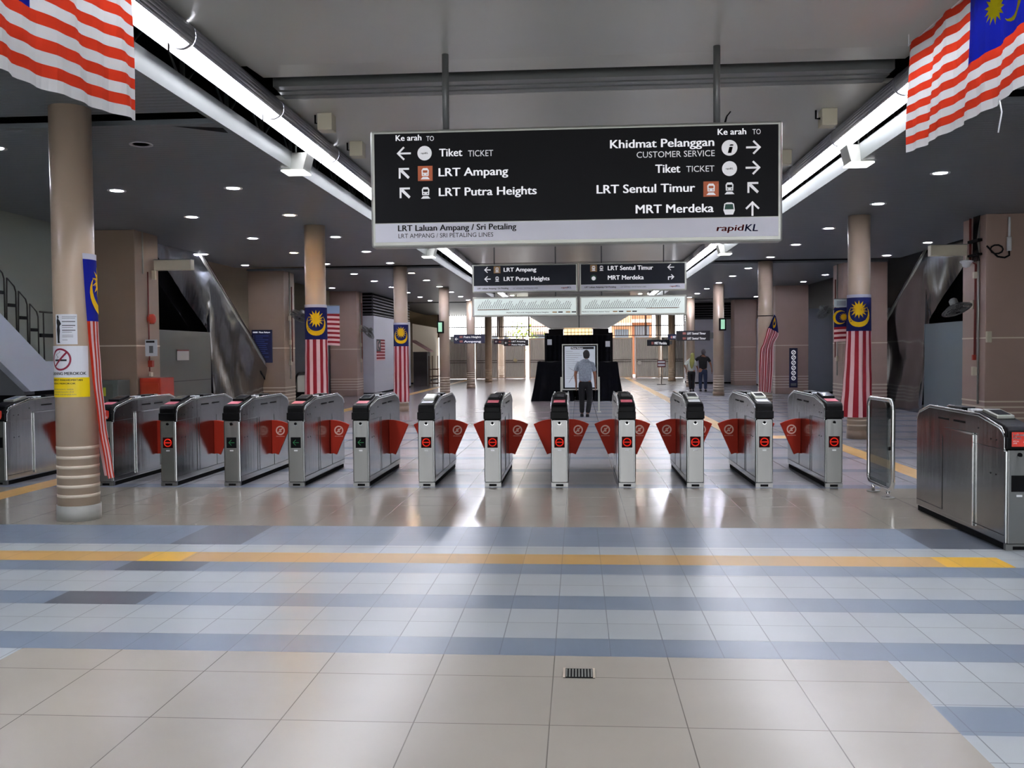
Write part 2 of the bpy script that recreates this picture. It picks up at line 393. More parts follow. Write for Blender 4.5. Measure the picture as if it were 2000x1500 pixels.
# ------------------------------------------------------------------ setting: walls
struct('wall_left', MB().box(-9.6, -9.5, -9, 17.3, 0, 5.6, wall_green))
struct('wall_far_left', MB().box(-12.2, -12.1, 17.3, 60, 0, 5.6, wall_cream))
struct('wall_right', MB().box(9.6, 9.7, -9, 17.3, 0, 5.6, wall_green))
struct('wall_far_right', MB().box(12.4, 12.5, 17.3, 60, 0, 5.6, wall_grey))
struct('wall_left_return', MB().box(-12.2, -9.6, 17.3, 17.4, 0, 5.6, dark))
struct('wall_right_return', MB().box(9.7, 12.5, 17.3, 17.4, 0, 5.6, dark))
fw = MB(); plaster = mat('light plaster', 'cfcbc2', .8)
fw.box(-9.6, -6.5, -9.1, -9.0, 0, 5.6, plaster); fw.box(6.5, 9.7, -9.1, -9.0, 0, 5.6, plaster); fw.box(-6.5, 6.5, -9.1, -9.0, 3.2, 5.6, plaster)
for x_ in (-2.2, 2.2): fw.box(x_-.2, x_+.2, -9.1, -9.0, 0, 3.2, plaster)
struct('wall_front', fw)
# cream wall behind the left escalator, and dark wall behind the right one
struct('wall_escalator_left', MB().box(-10.9, -10.8, 22.0, 26.4, 0, 5.6, wall_cream))
struct('wall_escalator_right', MB().box(10.6, 10.7, 18.4, 26.3, 0, 5.6, dark))
# back wall, pieces around the openings
bw = MB(); bw.box(-12.2, -8.75, 58.0, 58.2, 0, 5.6, wall_cream); bw.box(6.6, 12.5, 58.0, 58.2, 0, 5.6, wall_grey)
bw.box(-8.75, 6.6, 58.0, 58.2, 4.25, 5.6, wall_cream)
struct('wall_back', bw)

# ------------------------------------------------------------------ round columns
COLX = (-4.93, 5.07); COLY = [8.85+8.465*k for k in range(7)]; CR = .193
def column(x, y, label, plinth=plinth_m):
    t = thing('round_column', label, 'column', (x, y, 0), group='round columns along the concourse')
    MB().lathe([(CR, .15), (CR, ZC)], 40, column_m).build('shaft', t)
    MB().lathe([(CR+.012, 0), (CR+.012, .15)], 40, plinth).build('plinth', t)
    for i in range(6):
        z = .23+i*.094
        MB().lathe([(CR+.003, z), (CR+.003, z+.03)], 40, cream_band).build('band', t)
    return t
for k, y in enumerate(COLY):
    column(COLX[0], y, 'round taupe column with pale base bands, %s in the left row' % ORD[k], plinth_m if k == 0 else pillar_d)
    if k: column(COLX[1], y, 'round taupe column with pale base bands, %s in view of the right row' % ORD[k-1], pillar_d)

# ------------------------------------------------------------------ square pillars
PY = [17.35, 26.4, 35.25, 44.4]
def pillar(x0, x1, y, m_, label):
    t = thing('square_pillar', label, 'pillar', ((x0+x1)/2, y+.5, 0), group='square tiled pillars')
    w = (x1-x0)/2
    MB().box(-w, w, -.5, .5, 0, ZC, m_).build('shaft', t, bevel=.01)
    for z, h in [(1.79, .025)] + [(.24+i*.1, .028) for i in range(5)]:
        MB().box(-w-.003, w+.003, -.503, .503, z, z+h, cream_band).build('band', t)
    return t
for k, y in enumerate(PY):
    pillar(-9.5, -8.45, y, pillar_d if k < 2 else pillar_m, 'square tiled pillar with a pale line, %s on the left side' % ORD[k])
    pillar(7.3, 8.5, y, pillar_m, 'square tiled pillar with a pale line, %s on the right side' % ORD[k])

# ------------------------------------------------------------------ partitions between pillars
def partition(x0, x1, y0, y1, zt, m_, label, louv=None):
    t = thing('partition', label, 'partition', ((x0+x1)/2, (y0+y1)/2, 0)); cx, cy = (x0+x1)/2, (y0+y1)/2
    MB().box(x0-cx, x1-cx, y0-cy, y1-cy, 0.08, zt, m_).build('panel', t)
    MB().box(x0-cx+.02, x1-cx-.02, y0-cy+.02, y1-cy-.02, 0, .08, dark).build('base', t)
    if louv:
        MB().box(x0-cx+.1, x1-cx-.1, y0-cy+.1, y1-cy-.1, zt, ZC, dark).build('louvre_box', t)
        l = MB(); z = zt+.05
        while z < ZC-.06:
            l.box(x0-cx+.02, x1-cx-.02, y0-cy+.02, y1-cy-.02, z, z+.035, louvre_m); z += .12
        l.build('louvre', t)
    return t
partition(-9.6, -8.02, 36.3, 44.3, 3.12, wall_white, 'white kiosk partition with dark louvres, carrying a flag poster', 1)
partition(-12.1, -9.55, 35.3, 35.5, 3.1, wall_grey, 'low grey partition wall left of the third left pillar')
partition(8.5, 12.4, 35.3, 35.5, 3.15, wall_grey, 'grey partition wall under a black void, right of the round sticker sign')
partition(8.3, 8.45, 36.4, 44.3, 3.12, wall_white, 'white partition with louvres behind the twisted banner', 1)
partition(5.55, 8.8, 47.0, 49.5, 3.2, wall_white, 'pale lavender kiosk wall behind the walking couple', 1)
partition(-10.8, -8.75, 49.0, 57.9, 3.2, wall_cream, 'cream wall beside the far left gates')

# ------------------------------------------------------------------ recessed downlights
def dlabel(row, k, st): return '%s recessed downlight, %s from the camera in the %s ceiling row' % (st, ORD[k], row)
DY = [10.4, 13.25, 15.9, 18.95, 21.75, 24.55, 27.7, 30.5, 33.4, 36.5, 39.4, 42.1, 46.2, 49, 52, 55]
def downlight(x, y, m_, label, z=ZC):
    t = thing('ceiling_light', label, 'ceiling light', (x, y, z-.001), group='recessed downlights')
    MB().lathe([(.085, 0), (.13, -.012), (.13, 0)], 24, ring_m).build('trim_ring', t)
    MB().lathe([(.0001, -.006), (.088, -.006)], 24, m_).build('lamp', t)
for row, x in (('inner left', -4.96), ('middle left', -6.7), ('outer left', -8.9), ('inner right', 4.96), ('outer right', 7.88)):
    k = 0
    ys = DY if 'inner' in row or 'middle' in row else DY[3:12]
    for y in ys:
        if y > 45: continue
        if x == -8.9 and y in (27.7, 30.5): continue
        m_, st = lamp_m, 'bright cool'
        if x == -4.96 and y in (10.4,): m_, st = lamp_off, 'unlit'
        elif (x == -4.96 and y in (15.9, 27.7)) or (x == -6.7 and y == 21.75): m_, st = lamp_warm, 'warm glowing'
        downlight(x, y, m_, dlabel(row, k, st)); k += 1
for k, (x, y) in enumerate(((-6.7, 7.5), (-6.7, 4.6), (4.96, 7.5), (6.5, 4.6), (-4.96, 4.6), (4.96, 4.6))):
    downlight(x, y, lamp_m, 'bright recessed downlight above the near floor, %s of six' % ORD[k])
for k, (x, y) in enumerate([(x_, y_) for y_ in (48.5, 51.5, 54.5) for x_ in (-7.6, -5.6, -3.4, 3.2, 5.0)]):
    downlight(x, y, lamp_far_fill, 'added downlight brightening the far gates, %s of that cluster' % ORD[k], ZU+.1)
t = MB(); t.add([(-4.25,9.62,ZC-.004),(-3.78,9.98,ZC-.004),(-3.75,9.75,ZC-.004)], [(0,2,1)], dark)
tag(t.build('ceiling_gap_sheet'), 'dark triangular sheet for a shaded gap in the left ceiling near the light line', 'gap')  # flat dark sheet in place of the shade inside a gap

# ------------------------------------------------------------------ fluorescent light lines
def strip_light(x, y0, y1, s, label):
    t = thing('strip_light', label, 'strip light', (x, (y0+y1)/2, 4.38), group='fluorescent light lines')
    h = (y1-y0)/2-.02; n = 14
    # grey half-round housing on the corridor side, open trough facing down and outward (s = side)
    a0, a1 = math.radians(-46), math.radians(175)
    outer = [(-s*.12*math.cos(a0+(a1-a0)*i/n), .12*math.sin(a0+(a1-a0)*i/n)) for i in range(n+1)]
    inner = [(p[0]*.93, p[1]*.93) for p in outer][::-1]
    hb = MB(); ol = outer+inner; N = len(ol)
    for i in range(n):
        hb.add([(outer[i][0], -h, outer[i][1]), (outer[i+1][0], -h, outer[i+1][1]), (outer[i+1][0], h, outer[i+1][1]), (outer[i][0], h, outer[i][1])], [(0,1,2,3)], housing_m, True)
    hb.build('housing', t, solid=.006)
    MB().lathe([(.125, -.05), (.125, .0)], 20, housing_m, (0, h+.02, 0), axis='y').build('end_collar', t)
    for dx, dz in ((s*.0, -.04), (s*.06, -.0)):
        MB().lathe([(.022, -h+.09), (.022, h-.09)], 10, tube_m, (dx, 0, dz), axis='y').build('lamp_tube', t)
    r = MB(); r.add([(s*.115, -h, .03), (s*.120, -h, -.125), (s*.120, h, -.125), (s*.115, h, .03)], [(0,1,2,3)], white)  # lengthened downward to keep direct tube light off the fascia
    r.build('reflector', t, solid=.004)
    c = MB()
    for yy in (-h*.5, h*.5): c.cyl((0, yy, .1), .008, .02+ZU-4.38-.12, profile_m, 8)
    c.build('hanger', t)
    return t
for side, x, s in (('left', -3.42, -1), ('right', 3.42, 1)):
    ys = [-6.6+2.43*i+(0 if s < 0 else -.28) for i in range(16)]
    for k, y in enumerate(ys):
        strip_light(x, y, y+2.43, s, 'fluorescent strip light in a grey housing, %s from the camera in the %s line' % (ORD[k], side))
    for k in range(5):
        y = 33+2.43*k
        strip_light(x, y, y+2.43, s, 'distant fluorescent strip light beyond the hanging signs, %s on the %s' % (ORD[k], side))

# steelwork and junction boxes in the void beside the lights
for side, x, s in (('left', -3.78, -1), ('right', 3.68, 1)):
    t = thing('steel_truss', 'dark steel truss in the ceiling void along the %s light line' % side, 'truss', (x+s*.25, 0, 4.25))
    for nm, z in (('bottom_chord', .06), ('top_chord', .62)):
        MB().box(-.03, .03, -6, 30, z, z+.05, profile_m).build(nm, t)
    b = MB(); y = -5
    while y < 29:
        b.box(-.02, .02, y-.02, y+.02, .1, .64, profile_m)
        b.tube([(0, y, .1), (0, y+.6, .62)], .012, profile_m, 6); b.tube([(0, y+.6, .62), (0, y+1.2, .1)], .012, profile_m, 6); y += 1.2
    b.build('web_members', t)
    struct('trim_%d' % (5 if s < 0 else 6), MB().box(x+s*.9 if s < 0 else x+.9-.02, x+s*.9+.02 if s < 0 else x+.9, -9, 46, 4.08, 5.6, dark))  # dark sheet standing in for the unlit depth of the void
def floodlight(x, y, z, s, label):
    t = thing('floodlight', label, 'floodlight', (x, y, z))
    MB().prism([(-.14, 0), (.14, 0), (.2, .22), (-.2, .22)], -.16, .16, sign_frame, 'y').build('body', t, bevel=.01)
    MB().box(-.15, .15, -.17, .17, -.02, -.002, mat('pale lamp glass', 'f2f2f8', .3, emit='ffffff', es=1.2)).build('lens', t)
    MB().tube([(0, 0, .2), (0, 0, ZU+.06-z if abs(x) < 3.4 else .5)], .012, profile_m).build('bracket', t)
floodlight(-3.68, 12.1, 4.0, -1, 'white floodlight shade hanging left of the near light line')
floodlight(3.62, 12.4, 4.0, 1, 'white floodlight shade hanging right of the near light line')
floodlight(-3.68, 23.0, 4.0, -1, 'white floodlight beside the left light line behind the main sign')
floodlight(3.62, 23.4, 4.0, 1, 'white floodlight beside the right light line behind the main sign')
for x, y, l in ((-3.02, 11.2, 'left light line nearest the main sign'), (3.02, 11.6, 'right light line nearest the main sign'), (-3.0, 12.7, 'left light line just above the sign corner'),
                (3.0, 13.9, 'right light line just above the sign corner')):
    t = thing('junction_box', 'cream junction box under the ceiling inside the ' + l, 'junction box', (x, y, 4.3))
    MB().box(-.09, .09, -.1, .1, 0, .2, cream_box).build('box', t, bevel=.008)
    MB().tube([(-.09, 0, .1), (-.14, 0, .1), (-.14, 0, .2)], .012, matt_black).build('cable', t)

# ------------------------------------------------------------------ fare gates
GW = .205; GL = 1.95
def fare_gate(x, y, led, top, lf, rf, label, wide=False, khas=False):
    t = thing('fare_gate', label, 'fare gate', (x+GW/2, y, 0), group='fare gates in a row')
    w = GW/2
    side = [(.0, .05), (.0, .80), (.03, .80), (.03, .90), (.06, .945), (.12, .975), (.52, 1.045), (1.62, 1.055), (1.88, .985), (1.95, .91), (1.95, .05)]
    MB().prism(side, -w, w, steel_side).build('body', t, bevel=.012)
    MB().prism([(.03, 0), (.03, .05), (1.93, .05), (1.93, 0)], -w+.012, w-.012, dark).build('plinth', t)
    f = MB(); f.box(-w+.018, w-.018, -.012, .002, .055, .80, steel); f.build('front_panel', t, bevel=.004)
    f = MB(); f.box(-w+.004, w-.004, -.008, .03, 0, .05, steel); f.box(-.045, .045, -.010, .0, .008, .034, matt_black); f.build('foot', t)
    cap = [(-.022, .805), (-.022, .955), (.0, .985), (.05, 1.0), (.5, 1.072), (.62, 1.075), (.62, 1.03), (.1, .93), (.08, .805)]
    MB().prism(cap, -w+.006, w-.006, black).build('cap', t, bevel=.012, seg=3)
    MB().prism([(-.03, .812), (-.03, .90), (-.01, .90), (-.01, .812)], -w-.003, w+.003, black).build('visor', t, bevel=.006)
    for sg in (-1, 1):
        MB().tube([(sg*(w-.003), .03, .93), (sg*(w-.006), .08, .972), (sg*(w-.012), .5, 1.055), (sg*(w-.012), 1.62, 1.065), (sg*(w-.008), 1.88, .995), (sg*(w-.003), 1.95, .92)], .009, chrome).build('edge_rail', t)
    # top: sticker, display, reader
    sl = lambda u, v: (u, v, 1.006+(v-.05)*.158)
    if top: MB().add([sl(-.068, .05), sl(.068, .05), sl(.068, .2), sl(-.068, .2)], [(0,1,2,3)], {'pink': pink, 'white': white}[top]).build('top_sticker', t)
    d = MB(); d.prism([(.23, 1.03), (.23, 1.06), (.5, 1.10), (.52, 1.07)], -.07, .07, sign_frame if top != 'pink' else black); d.build('display_housing', t, bevel=.006)
    d = MB(); d.add([(-.052, .255, 1.0645), (.052, .255, 1.0645), (.052, .44, 1.092), (-.052, .44, 1.092)], [(0,1,2,3)], mat('display glass', '3a3c40', .08)); d.build('display', t)
    MB().box(-.06, .06, .95, 1.25, 1.055, 1.085, black).build('card_reader', t, bevel=.01)
    d = MB()
    for yy in (.68, .8): d.box(-.045, .045, yy, yy+.07, 1.055, 1.078, white)
    d.build('top_fittings', t)
    # front: sensor, led panel, label
    MB().lathe([(.016, 0), (.016, -.012), (.0001, -.012)], 14, matt_black, (0, -.012, .765), axis='y').build('sensor', t)
    MB().add([(-.024, -.0125, .755), (-.012, -.0125, .742), (.012, -.0125, .742), (.024, -.0125, .755), (.016, -.0125, .77)], [(0,1,2,3,4)], chrome).build('sensor_rim', t)
    zc = .535; pn = (lambda u, v: (u, -.0145, zc+v))
    d = MB(); d.box(-.062, .062, -.014, -.01, zc-.065, zc+.065, led_red if led == 'red' else matt_black); d.build('led_panel', t)
    if led == 'red':
        d = MB(); disc(d, 0, 0, .05, pn, led_red_on, 28, .038); d.flat([(-.036, -.006), (.036, -.006), (.036, .006), (-.036, .006)], pn, led_red_on); d.build('no_entry_light', t)
    elif led == 'green':
        d = MB(); arrow(d, 0, 0, .038, PI, .007, pn, led_green); d.build('arrow_light', t)
    MB().box(-.022, .022, -.0145, -.012, .43, .446, white).build('label_plate', t)
    if khas:
        fc = (lambda u, v: (u, -.0235-.008, v))
        d = MB(); d.flat([(-.07, .83), (.055, .83), (.07, .86), (.07, .93), (.02, .945), (-.07, .945)], fc, red_st)
        g2 = (lambda u, v: (u, -.033, v))
        text(d, 'Laluan', -.06, .03, .915, .02, g2, white); text(d, 'Khas', -.06, .0, .89, .02, g2, white)
        text(d, 'SPECIAL', -.06, -.015, .868, .01, g2, white, False); text(d, 'LANE', -.06, -.03, .852, .01, g2, white, False)
        arrow(d, .035, .855, .02, -.7, .006, g2, white); d.build('lane_sticker', t)
    # sides
    d = MB()
    for sg in (-1, 1):
        xx = sg*w
        def sb(y0, y1, z0, z1, th=.0025, m_=seam): d.box(min(xx, xx+sg*th), max(xx, xx+sg*th), y0, y1, z0, z1, m_)
        for y0, y1 in ((.78, 1.02), (1.14, 1.38)): sb(y0, y1, .955, .972, .004, matt_black)
        sb(.02, .62, .80, .803); sb(.02, 1.93, .115, .12)
        for yy in (.62, .70, 1.28): sb(yy, yy+.004, .12, .80)
        for yy, zz in ((.16, .86), (.26, .86), (.16, .58), (.26, .58), (.5, .93)): sb(yy, yy+.012, zz, zz+.012, .003, matt_black)
    d.build('side_seams', t)
    if wide:
        for sg in (-1, 1):
            d = MB(); d.box(min(sg*w, sg*(w+.012)), max(sg*w, sg*(w+.012)), .58, 1.24, .09, .88, steel_side); d.build('access_door', t, bevel=.004)
            d = MB(); d.box(min(sg*(w+.010), sg*(w+.018)), max(sg*(w+.010), sg*(w+.018)), .575, .59, .09, .88, chrome); d.box(min(sg*(w+.010), sg*(w+.018)), max(sg*(w+.010), sg*(w+.018)), .575, 1.24, .87, .885, chrome); d.build('door_edge', t)
    for sg, kind in ((-1, lf), (1, rf)):
        if kind is None: continue
        ft = 1.18
        poly = [(0, .725), (.07, .722), (.14, .708), (.20, .688), (.262, .66), (.085, .258), (.065, .268), (.04, .276), (.018, .274), (0, .268)]
        pl = [(sg*(w+.001+a), b) for a, b in poly]
        if sg < 0: pl = pl[::-1]
        fo = MB().prism(pl, ft, ft+.035, red_flap, 'y').build('flap', t, bevel=.006)
        if kind == 'ring':
            g3 = (lambda u, v: (sg*(w+.12)+u, ft-.0015, .585+v)); d = MB()
            disc(d, 0, 0, .062, g3, sticker_w, 28, .045)
            d.flat([(.035, .022), (-.02, -.042), (-.032, -.03), (.022, .034)] if False else [(-.034, -.024), (-.024, -.034), (.034, .024), (.024, .034)], g3, sticker_w)
            d.flat([(-.022, 0), (-.01, .022), (.012, .02), (.02, .004), (.006, .0), (-.004, .01)], g3, sticker_w)
            d.flat([(-.016, -.012), (.0, -.004), (.02, -.012), (.012, -.026), (-.004, -.024)], g3, sticker_w)
            text(d, 'DILARANG', -.055, .055, -.084, .011, g3, sticker_w, False)
            d.build('flap_sticker', fo)
    return t
GX0, GP, GY = -5.132, .8001, 11.1
gates = [('green', 'pink', None, 'plain', 'fare gate with a red lane sticker, just right of the near banded column', True, True),
 ('red', 'pink', 'plain', 'plain', 'fare gate with a red no-entry light, second right of the near left column', False, False),
 ('green', 'pink', 'ring', 'ring', 'fare gate with a dark arrow light, third right of the near left column', False, False),
 ('green', 'pink', 'ring', 'ring', 'fare gate with a dark arrow light, in front of the banner column on the left', False, False),
 ('green', 'pink', 'plain', 'plain', 'fare gate with the rightmost green arrow light of the row', False, False),
 ('red', 'white', 'ring', 'ring', 'fare gate with a white top label, right beside the rightmost green-arrow gate', False, False),
 ('red', 'pink', 'plain', 'ring', 'red-lit fare gate with a pink label, left of the head-on gate', False, False),
 ('red', 'pink', 'plain', 'ring', 'fare gate seen head-on with a pink label, at the left edge of the map board', False, False),
 ('red', 'pink', 'ring', 'ring', 'fare gate with a pink label at the right edge of the map board', False, False),
 ('red', 'white', 'ring', 'ring', 'fare gate with a white label and bright front, below the walking couple', False, False),
 ('red', 'white', 'ring', 'plain', 'fare gate with a white label and red light, in front of the twisted banner', False, False),
 ('red', 'pink', 'ring', None, 'fare gate with a pink label, last of the row beside the glass screen', False, False)]
for i, (led, top, lf, rf, lab, wide, khas) in enumerate(gates):
    fare_gate(GX0+GP*(i-1), GY, led, top, lf, rf, lab, wide, khas)
fare_gate(-7.34, 11.15, 'off', None, 'x' and None, 'plain', 'fare gate at the far left with a blank screen, behind the near left column', True, True)
fare_gate(3.37, 7.62, 'off', None, None, None, 'large fare gate at the right edge with a red lane sticker and blank screen', True, True)

# ------------------------------------------------------------------ glass screen
t = thing('glass_screen', 'chrome framed glass screen standing beside the last fare gate', 'screen', (3.33, 10.55, 0))
def rrect(y0, y1, z0, z1, r, n=6):
    pts = []
    for cy_, cz_, a in ((y1-r, z1-r, 0), (y0+r, z1-r, 90), (y0+r, z0+r, 180), (y1-r, z0+r, 270)):
        for i in range(n+1): an = math.radians(a+90*i/n); pts.append((0, cy_+r*math.cos(an), cz_+r*math.sin(an)))
    return pts
MB().tube(rrect(-.4, .42, .10, 1.06, .1), .024, chrome, 12, True).build('frame', t)
MB().box(-.005, .005, -.385, .405, .115, 1.045, mat('tinted glass', '8c9692', .01, trans=1, spec=.6)).build('pane', t)
for yy in (-.25, .25):
    d = MB(); d.cyl((0, yy, .0), .018, .1, chrome); d.cyl((0, yy, 0), .07, .012, sign_frame); d.build('foot', t)
MB().lathe([(.02, 0), (.02, .05)], 10, matt_black, (-.04, -.38, .55), axis='x').build('latch', t)

# ------------------------------------------------------------------ floor drain
t = thing('floor_drain', 'small square metal drain grate set in the beige floor tiles', 'drain', (-.005, 4.61, .001))
MB().box(-.078, .078, -.065, .065, 0, .003, matt_black).build('tray', t)
d = MB()
for i in range(9): d.box(-.066+i*.0155, -.066+i*.0155+.008, -.055, .055, .003, .005, sign_frame)
d.build('grate', t)
d = MB(); d.box(-.08, -.068, -.067, .067, .003, .006, cream_band); d.box(.068, .08, -.067, .067, .003, .006, cream_band); d.build('frame', t)

# ------------------------------------------------------------------ hanging signs
def sign(name, label, x0, x1, z0, z1, y, th=.14, fr=.035, poles=(), ptop=ZU, group=None):
    t = thing(name, label, 'sign', ((x0+x1)/2, y, z0), group=group)
    w = (x1-x0)/2; h = z1-z0
    MB().box(-w, w, 0, th, 0, h, sign_frame).build('frame', t, bevel=.02)
    for px in poles:
        MB().cyl((px-(x0+x1)/2, th/2, h), .033 if th > .15 else .014, ptop-z1, profile_m, 14).build('hanger_pole', t)
    return t, w, h
# main sign: local coords from the sign's lower middle, face at y=-.004
MY = 9.0
t, w, h = sign('direction_sign', 'large black hanging direction sign with white lettering above the gates', -2.0, 1.93, 2.635, 3.765, MY, .16, poles=(-1.27, 1.33))
def q(cx, cy):                     # sign-face grid (0..1915 by 0..538) to metres
    u = (cx-50)/1915; ty = 92-62*u; by = 630-40*u
    return (-w+u*2*w, h*(1-(cy-ty)/(by-ty)))
K = 2*w/1915; KZ = h/545
fm = (lambda e: (lambda u, v: (u, -e, v)))
a = MB(); a.box(-w+.04, w-.04, -.004, .0, .235, h-.035, sign_black); a.build('face', t)
a = MB(); a.box(-w+.04, w-.04, -.005, .0, .05, .228, sign_strip); a.build('line_strip', t)
L = MB(); E1 = fm(.006); E2 = fm(.0075)
def tx(s, cx0, cx1, cb, cap, bold=True, m_=sign_white, shear=0, mb=None):
    x0, zb = q(cx0, cb); x1, _ = q(cx1, cb); o_ = mb or MB(); text(o_, s, x0, x1, zb, cap*KZ, E1, m_, bold, shear)
    if mb is None: o_.build('text_line', t)
tx('Ke arah', 172, 295, 138, 26); tx('TO', 318, 354, 137, 22, False)
tx('Tiket', 378, 488, 208, 35); tx('TICKET', 515, 633, 207, 28, False)
tx('LRT Ampang', 374, 703, 299, 37); tx('LRT Putra Heights', 374, 836, 390, 37)
tx('Ke arah', 1670, 1800, 100, 27); tx('TO', 1828, 1865, 96, 23, False)
tx('Khidmat Pelanggan', 1177, 1655, 165, 37); tx('CUSTOMER SERVICE', 1300, 1657, 208, 27, False)
tx('Tiket', 1385, 1500, 277, 37); tx('TICKET', 1527, 1655, 272, 27, False)
tx('LRT Sentul Timur', 1114, 1568, 374, 38); tx('MRT Merdeka', 1294, 1652, 465, 38)
for cx, cy, an in ((210, 195, PI), (1833, 156, 0), (1831, 250, 0), (1828, 439, PI/2)):
    u, v = q(cx, cy); A = MB(); arrow(A, u, v, 34*K, an, 9*K, E1, sign_white); A.build('arrow', t)
for cx, cy in ((211, 287), (214, 377), (1831, 343)):
    u, v = q(cx, cy); A = MB(); corner_arrow(A, u, v, 26*K, 9*K, E1, sign_white); A.build('arrow', t)
for cx, cy in ((309, 193), (1724, 255)):
    u, v = q(cx, cy); I = MB(); disc(I, u, v, 34*K, E1, sign_white); text(I, 'rapidKL', u-17*K, u+17*K, v-4*K, 8*K, E2, ink, True); I.build('pictogram', t)
I = MB(); u, v = q(1724, 159); disc(I, u, v, 36*K, E1, sign_white); text(I, 'i', u-9*K, u+9*K, v-24*K, 42*K, E2, ink, True, .25); I.build('pictogram', t)
for cx, cy in ((311, 286), (1640, 350)):
    u, v = q(cx, cy); r = 35*K; I = MB(); I.flat([(u-r, v-r), (u+r, v-r), (u+r, v+r), (u-r, v+r)], E1, orange); train_icon(I, u, v, 29*K, E2, sign_white, orange); I.build('pictogram', t)
for cx, cy in ((312, 374), (1724, 345)):
    u, v = q(cx, cy); I = MB(); train_icon(I, u, v, 30*K, E1, sign_white, sign_black); I.build('pictogram', t)
u, v = q(1722, 440); I = MB()
I.flat([(u-18*K, v-28*K), (u+18*K, v-28*K), (u+26*K, v-8*K), (u+22*K, v+22*K), (u+10*K, v+28*K), (u-10*K, v+28*K), (u-22*K, v+22*K), (u-26*K, v-8*K)], E1, sign_white)
I.flat([(u-21*K, v-4*K), (u+21*K, v-4*K), (u+17*K, v+20*K), (u-17*K, v+20*K)], E2, green_dk)
I.build('pictogram', t)
B = MB()
tx('LRT Laluan Ampang / Sri Petaling', 178, 739, 553, 27, True, ink, mb=B); tx('LRT AMPANG / SRI PETALING LINES', 180, 630, 585, 20, False, ink, mb=B)
B.build('line_name', t)
B = MB(); tx('rapid', 1664, 1786, 545, 27, True, logo_red, .2, B); tx('KL', 1792, 1852, 545, 31, True, logo_blue, .2, B); B.build('operator_logo', t)
# loose cable ends on top of the main sign
t = MB(); t.tube([(1.40, 9.08, 3.766), (1.42, 9.08, 3.83), (1.46, 9.08, 3.88)], .006, matt_black); t.tube([(1.41, 9.09, 3.766), (1.43, 9.09, 3.85)], .006, matt_black)
tag(t.build('loose_cable'), 'loose black cable ends sticking up behind the right pole of the main sign', 'cable')

# second row of signs at y = 21
SY = 21.0
def second(x0, x1, rows, label, right):
    t, w, h = sign('direction_sign', label, x0, x1, 2.965, 3.60, SY, .12, poles=(x0+.5, x1-.5), ptop=ZU)
    a = MB(); a.box(-w+.04, w-.04, -.004, 0, .155, h-.03, sign_grey); a.build('face', t)
    a = MB(); a.box(-w+.04, w-.04, -.004, 0, .035, .15, sign_strip); a.build('line_strip', t)
    L = MB(); I = MB(); K2 = 2*w/1360     # crop grid: 1360 wide by 370 tall
    def P(cx, cy): return -w+cx*K2, h-cy*h/370
    def tt(s, c0, c1, cb, cap, b=True, m_=sign_white): x_, z_ = P(c0, cb); x2, _ = P(c1, cb); o_ = MB(); text(o_, s, x_, x2, z_, cap*K2, E1, m_, b); o_.build('text_line', t)
    def ic(kind, cx, cy, r_, *a):
        u, v = P(cx, cy); o_ = MB(); kind(o_, u, v, r_*K2, *a); return o_
    def tile(cx, cy):
        u, v = P(cx, cy); r = 44*K2; o_ = MB(); o_.flat([(u-r, v-r), (u+r, v-r), (u+r, v+r), (u-r, v+r)], E1, gold_icon); train_icon(o_, u, v, 34*K2, E2, sign_white, gold_icon); o_.build('pictogram', t)
    def arr(cx, cy, r_, an): ic(arrow, cx, cy, r_, an, 12*K2, E1, sign_white).build('arrow', t)
    if not right:
        tt('LRT Ampang', 410, 830, 98, 50); tt('LRT Putra Heights', 410, 1000, 218, 50)
        arr(200, 72, 42, PI); arr(200, 192, 42, PI); tile(325, 72); ic(train_icon, 325, 192, 36, E1, sign_white, sign_grey).build('pictogram', t)
    else:
        tt('LRT Sentul Timur', 365, 940, 98, 54); tt('MRT Merdeka', 365, 820, 222, 54)
        tile(185, 70); ic(train_icon, 285, 70, 36, E1, sign_white, sign_grey).build('pictogram', t)
        o_ = ic(disc, 185, 195, 40, E1, green_dk); u, v = P(185, 195); disc(o_, u, v-6*K2, 26*K2, E2, sign_white, 16); o_.build('pictogram', t)
        arr(1160, 70, 44, PI)
        o_ = ic(arrow, 1170, 195, 36, 0, 12*K2, E1, sign_white); u, v = P(1170, 195); o_.flat([(u-44*K2, v-38*K2), (u-32*K2, v-38*K2), (u-32*K2, v+6*K2), (u-44*K2, v+6*K2)], E1, sign_white); o_.build('arrow', t)
    B = MB(); x_, z_ = P(70, 325); x2, _ = P(470, 325); text(B, 'LRT Laluan Ampang / Sri Petaling', x_, x2, z_, 20*K2, E1, ink)
    x_, z_ = P(530, 325); x2, _ = P(850, 325); text(B, 'LRT AMPANG / SRI PETALING LINES', x_, x2, z_, 15*K2, E1, ink_grey, False); B.build('line_name', t)
    B = MB(); x_, z_ = P(1150, 325); x2, _ = P(1225, 325); text(B, 'rapid', x_, x2, z_, 20*K2, E1, logo_red); x_, z_ = P(1230, 325); x2, _ = P(1280, 325); text(B, 'KL', x_, x2, z_, 22*K2, E1, logo_blue); B.build('operator_logo', t)
second(-2.38, .0, None, 'smaller charcoal hanging sign on the left for two lines, above the route map', False)
second(.03, 2.41, None, 'smaller charcoal hanging sign on the right with two train icons, above the route map', True)
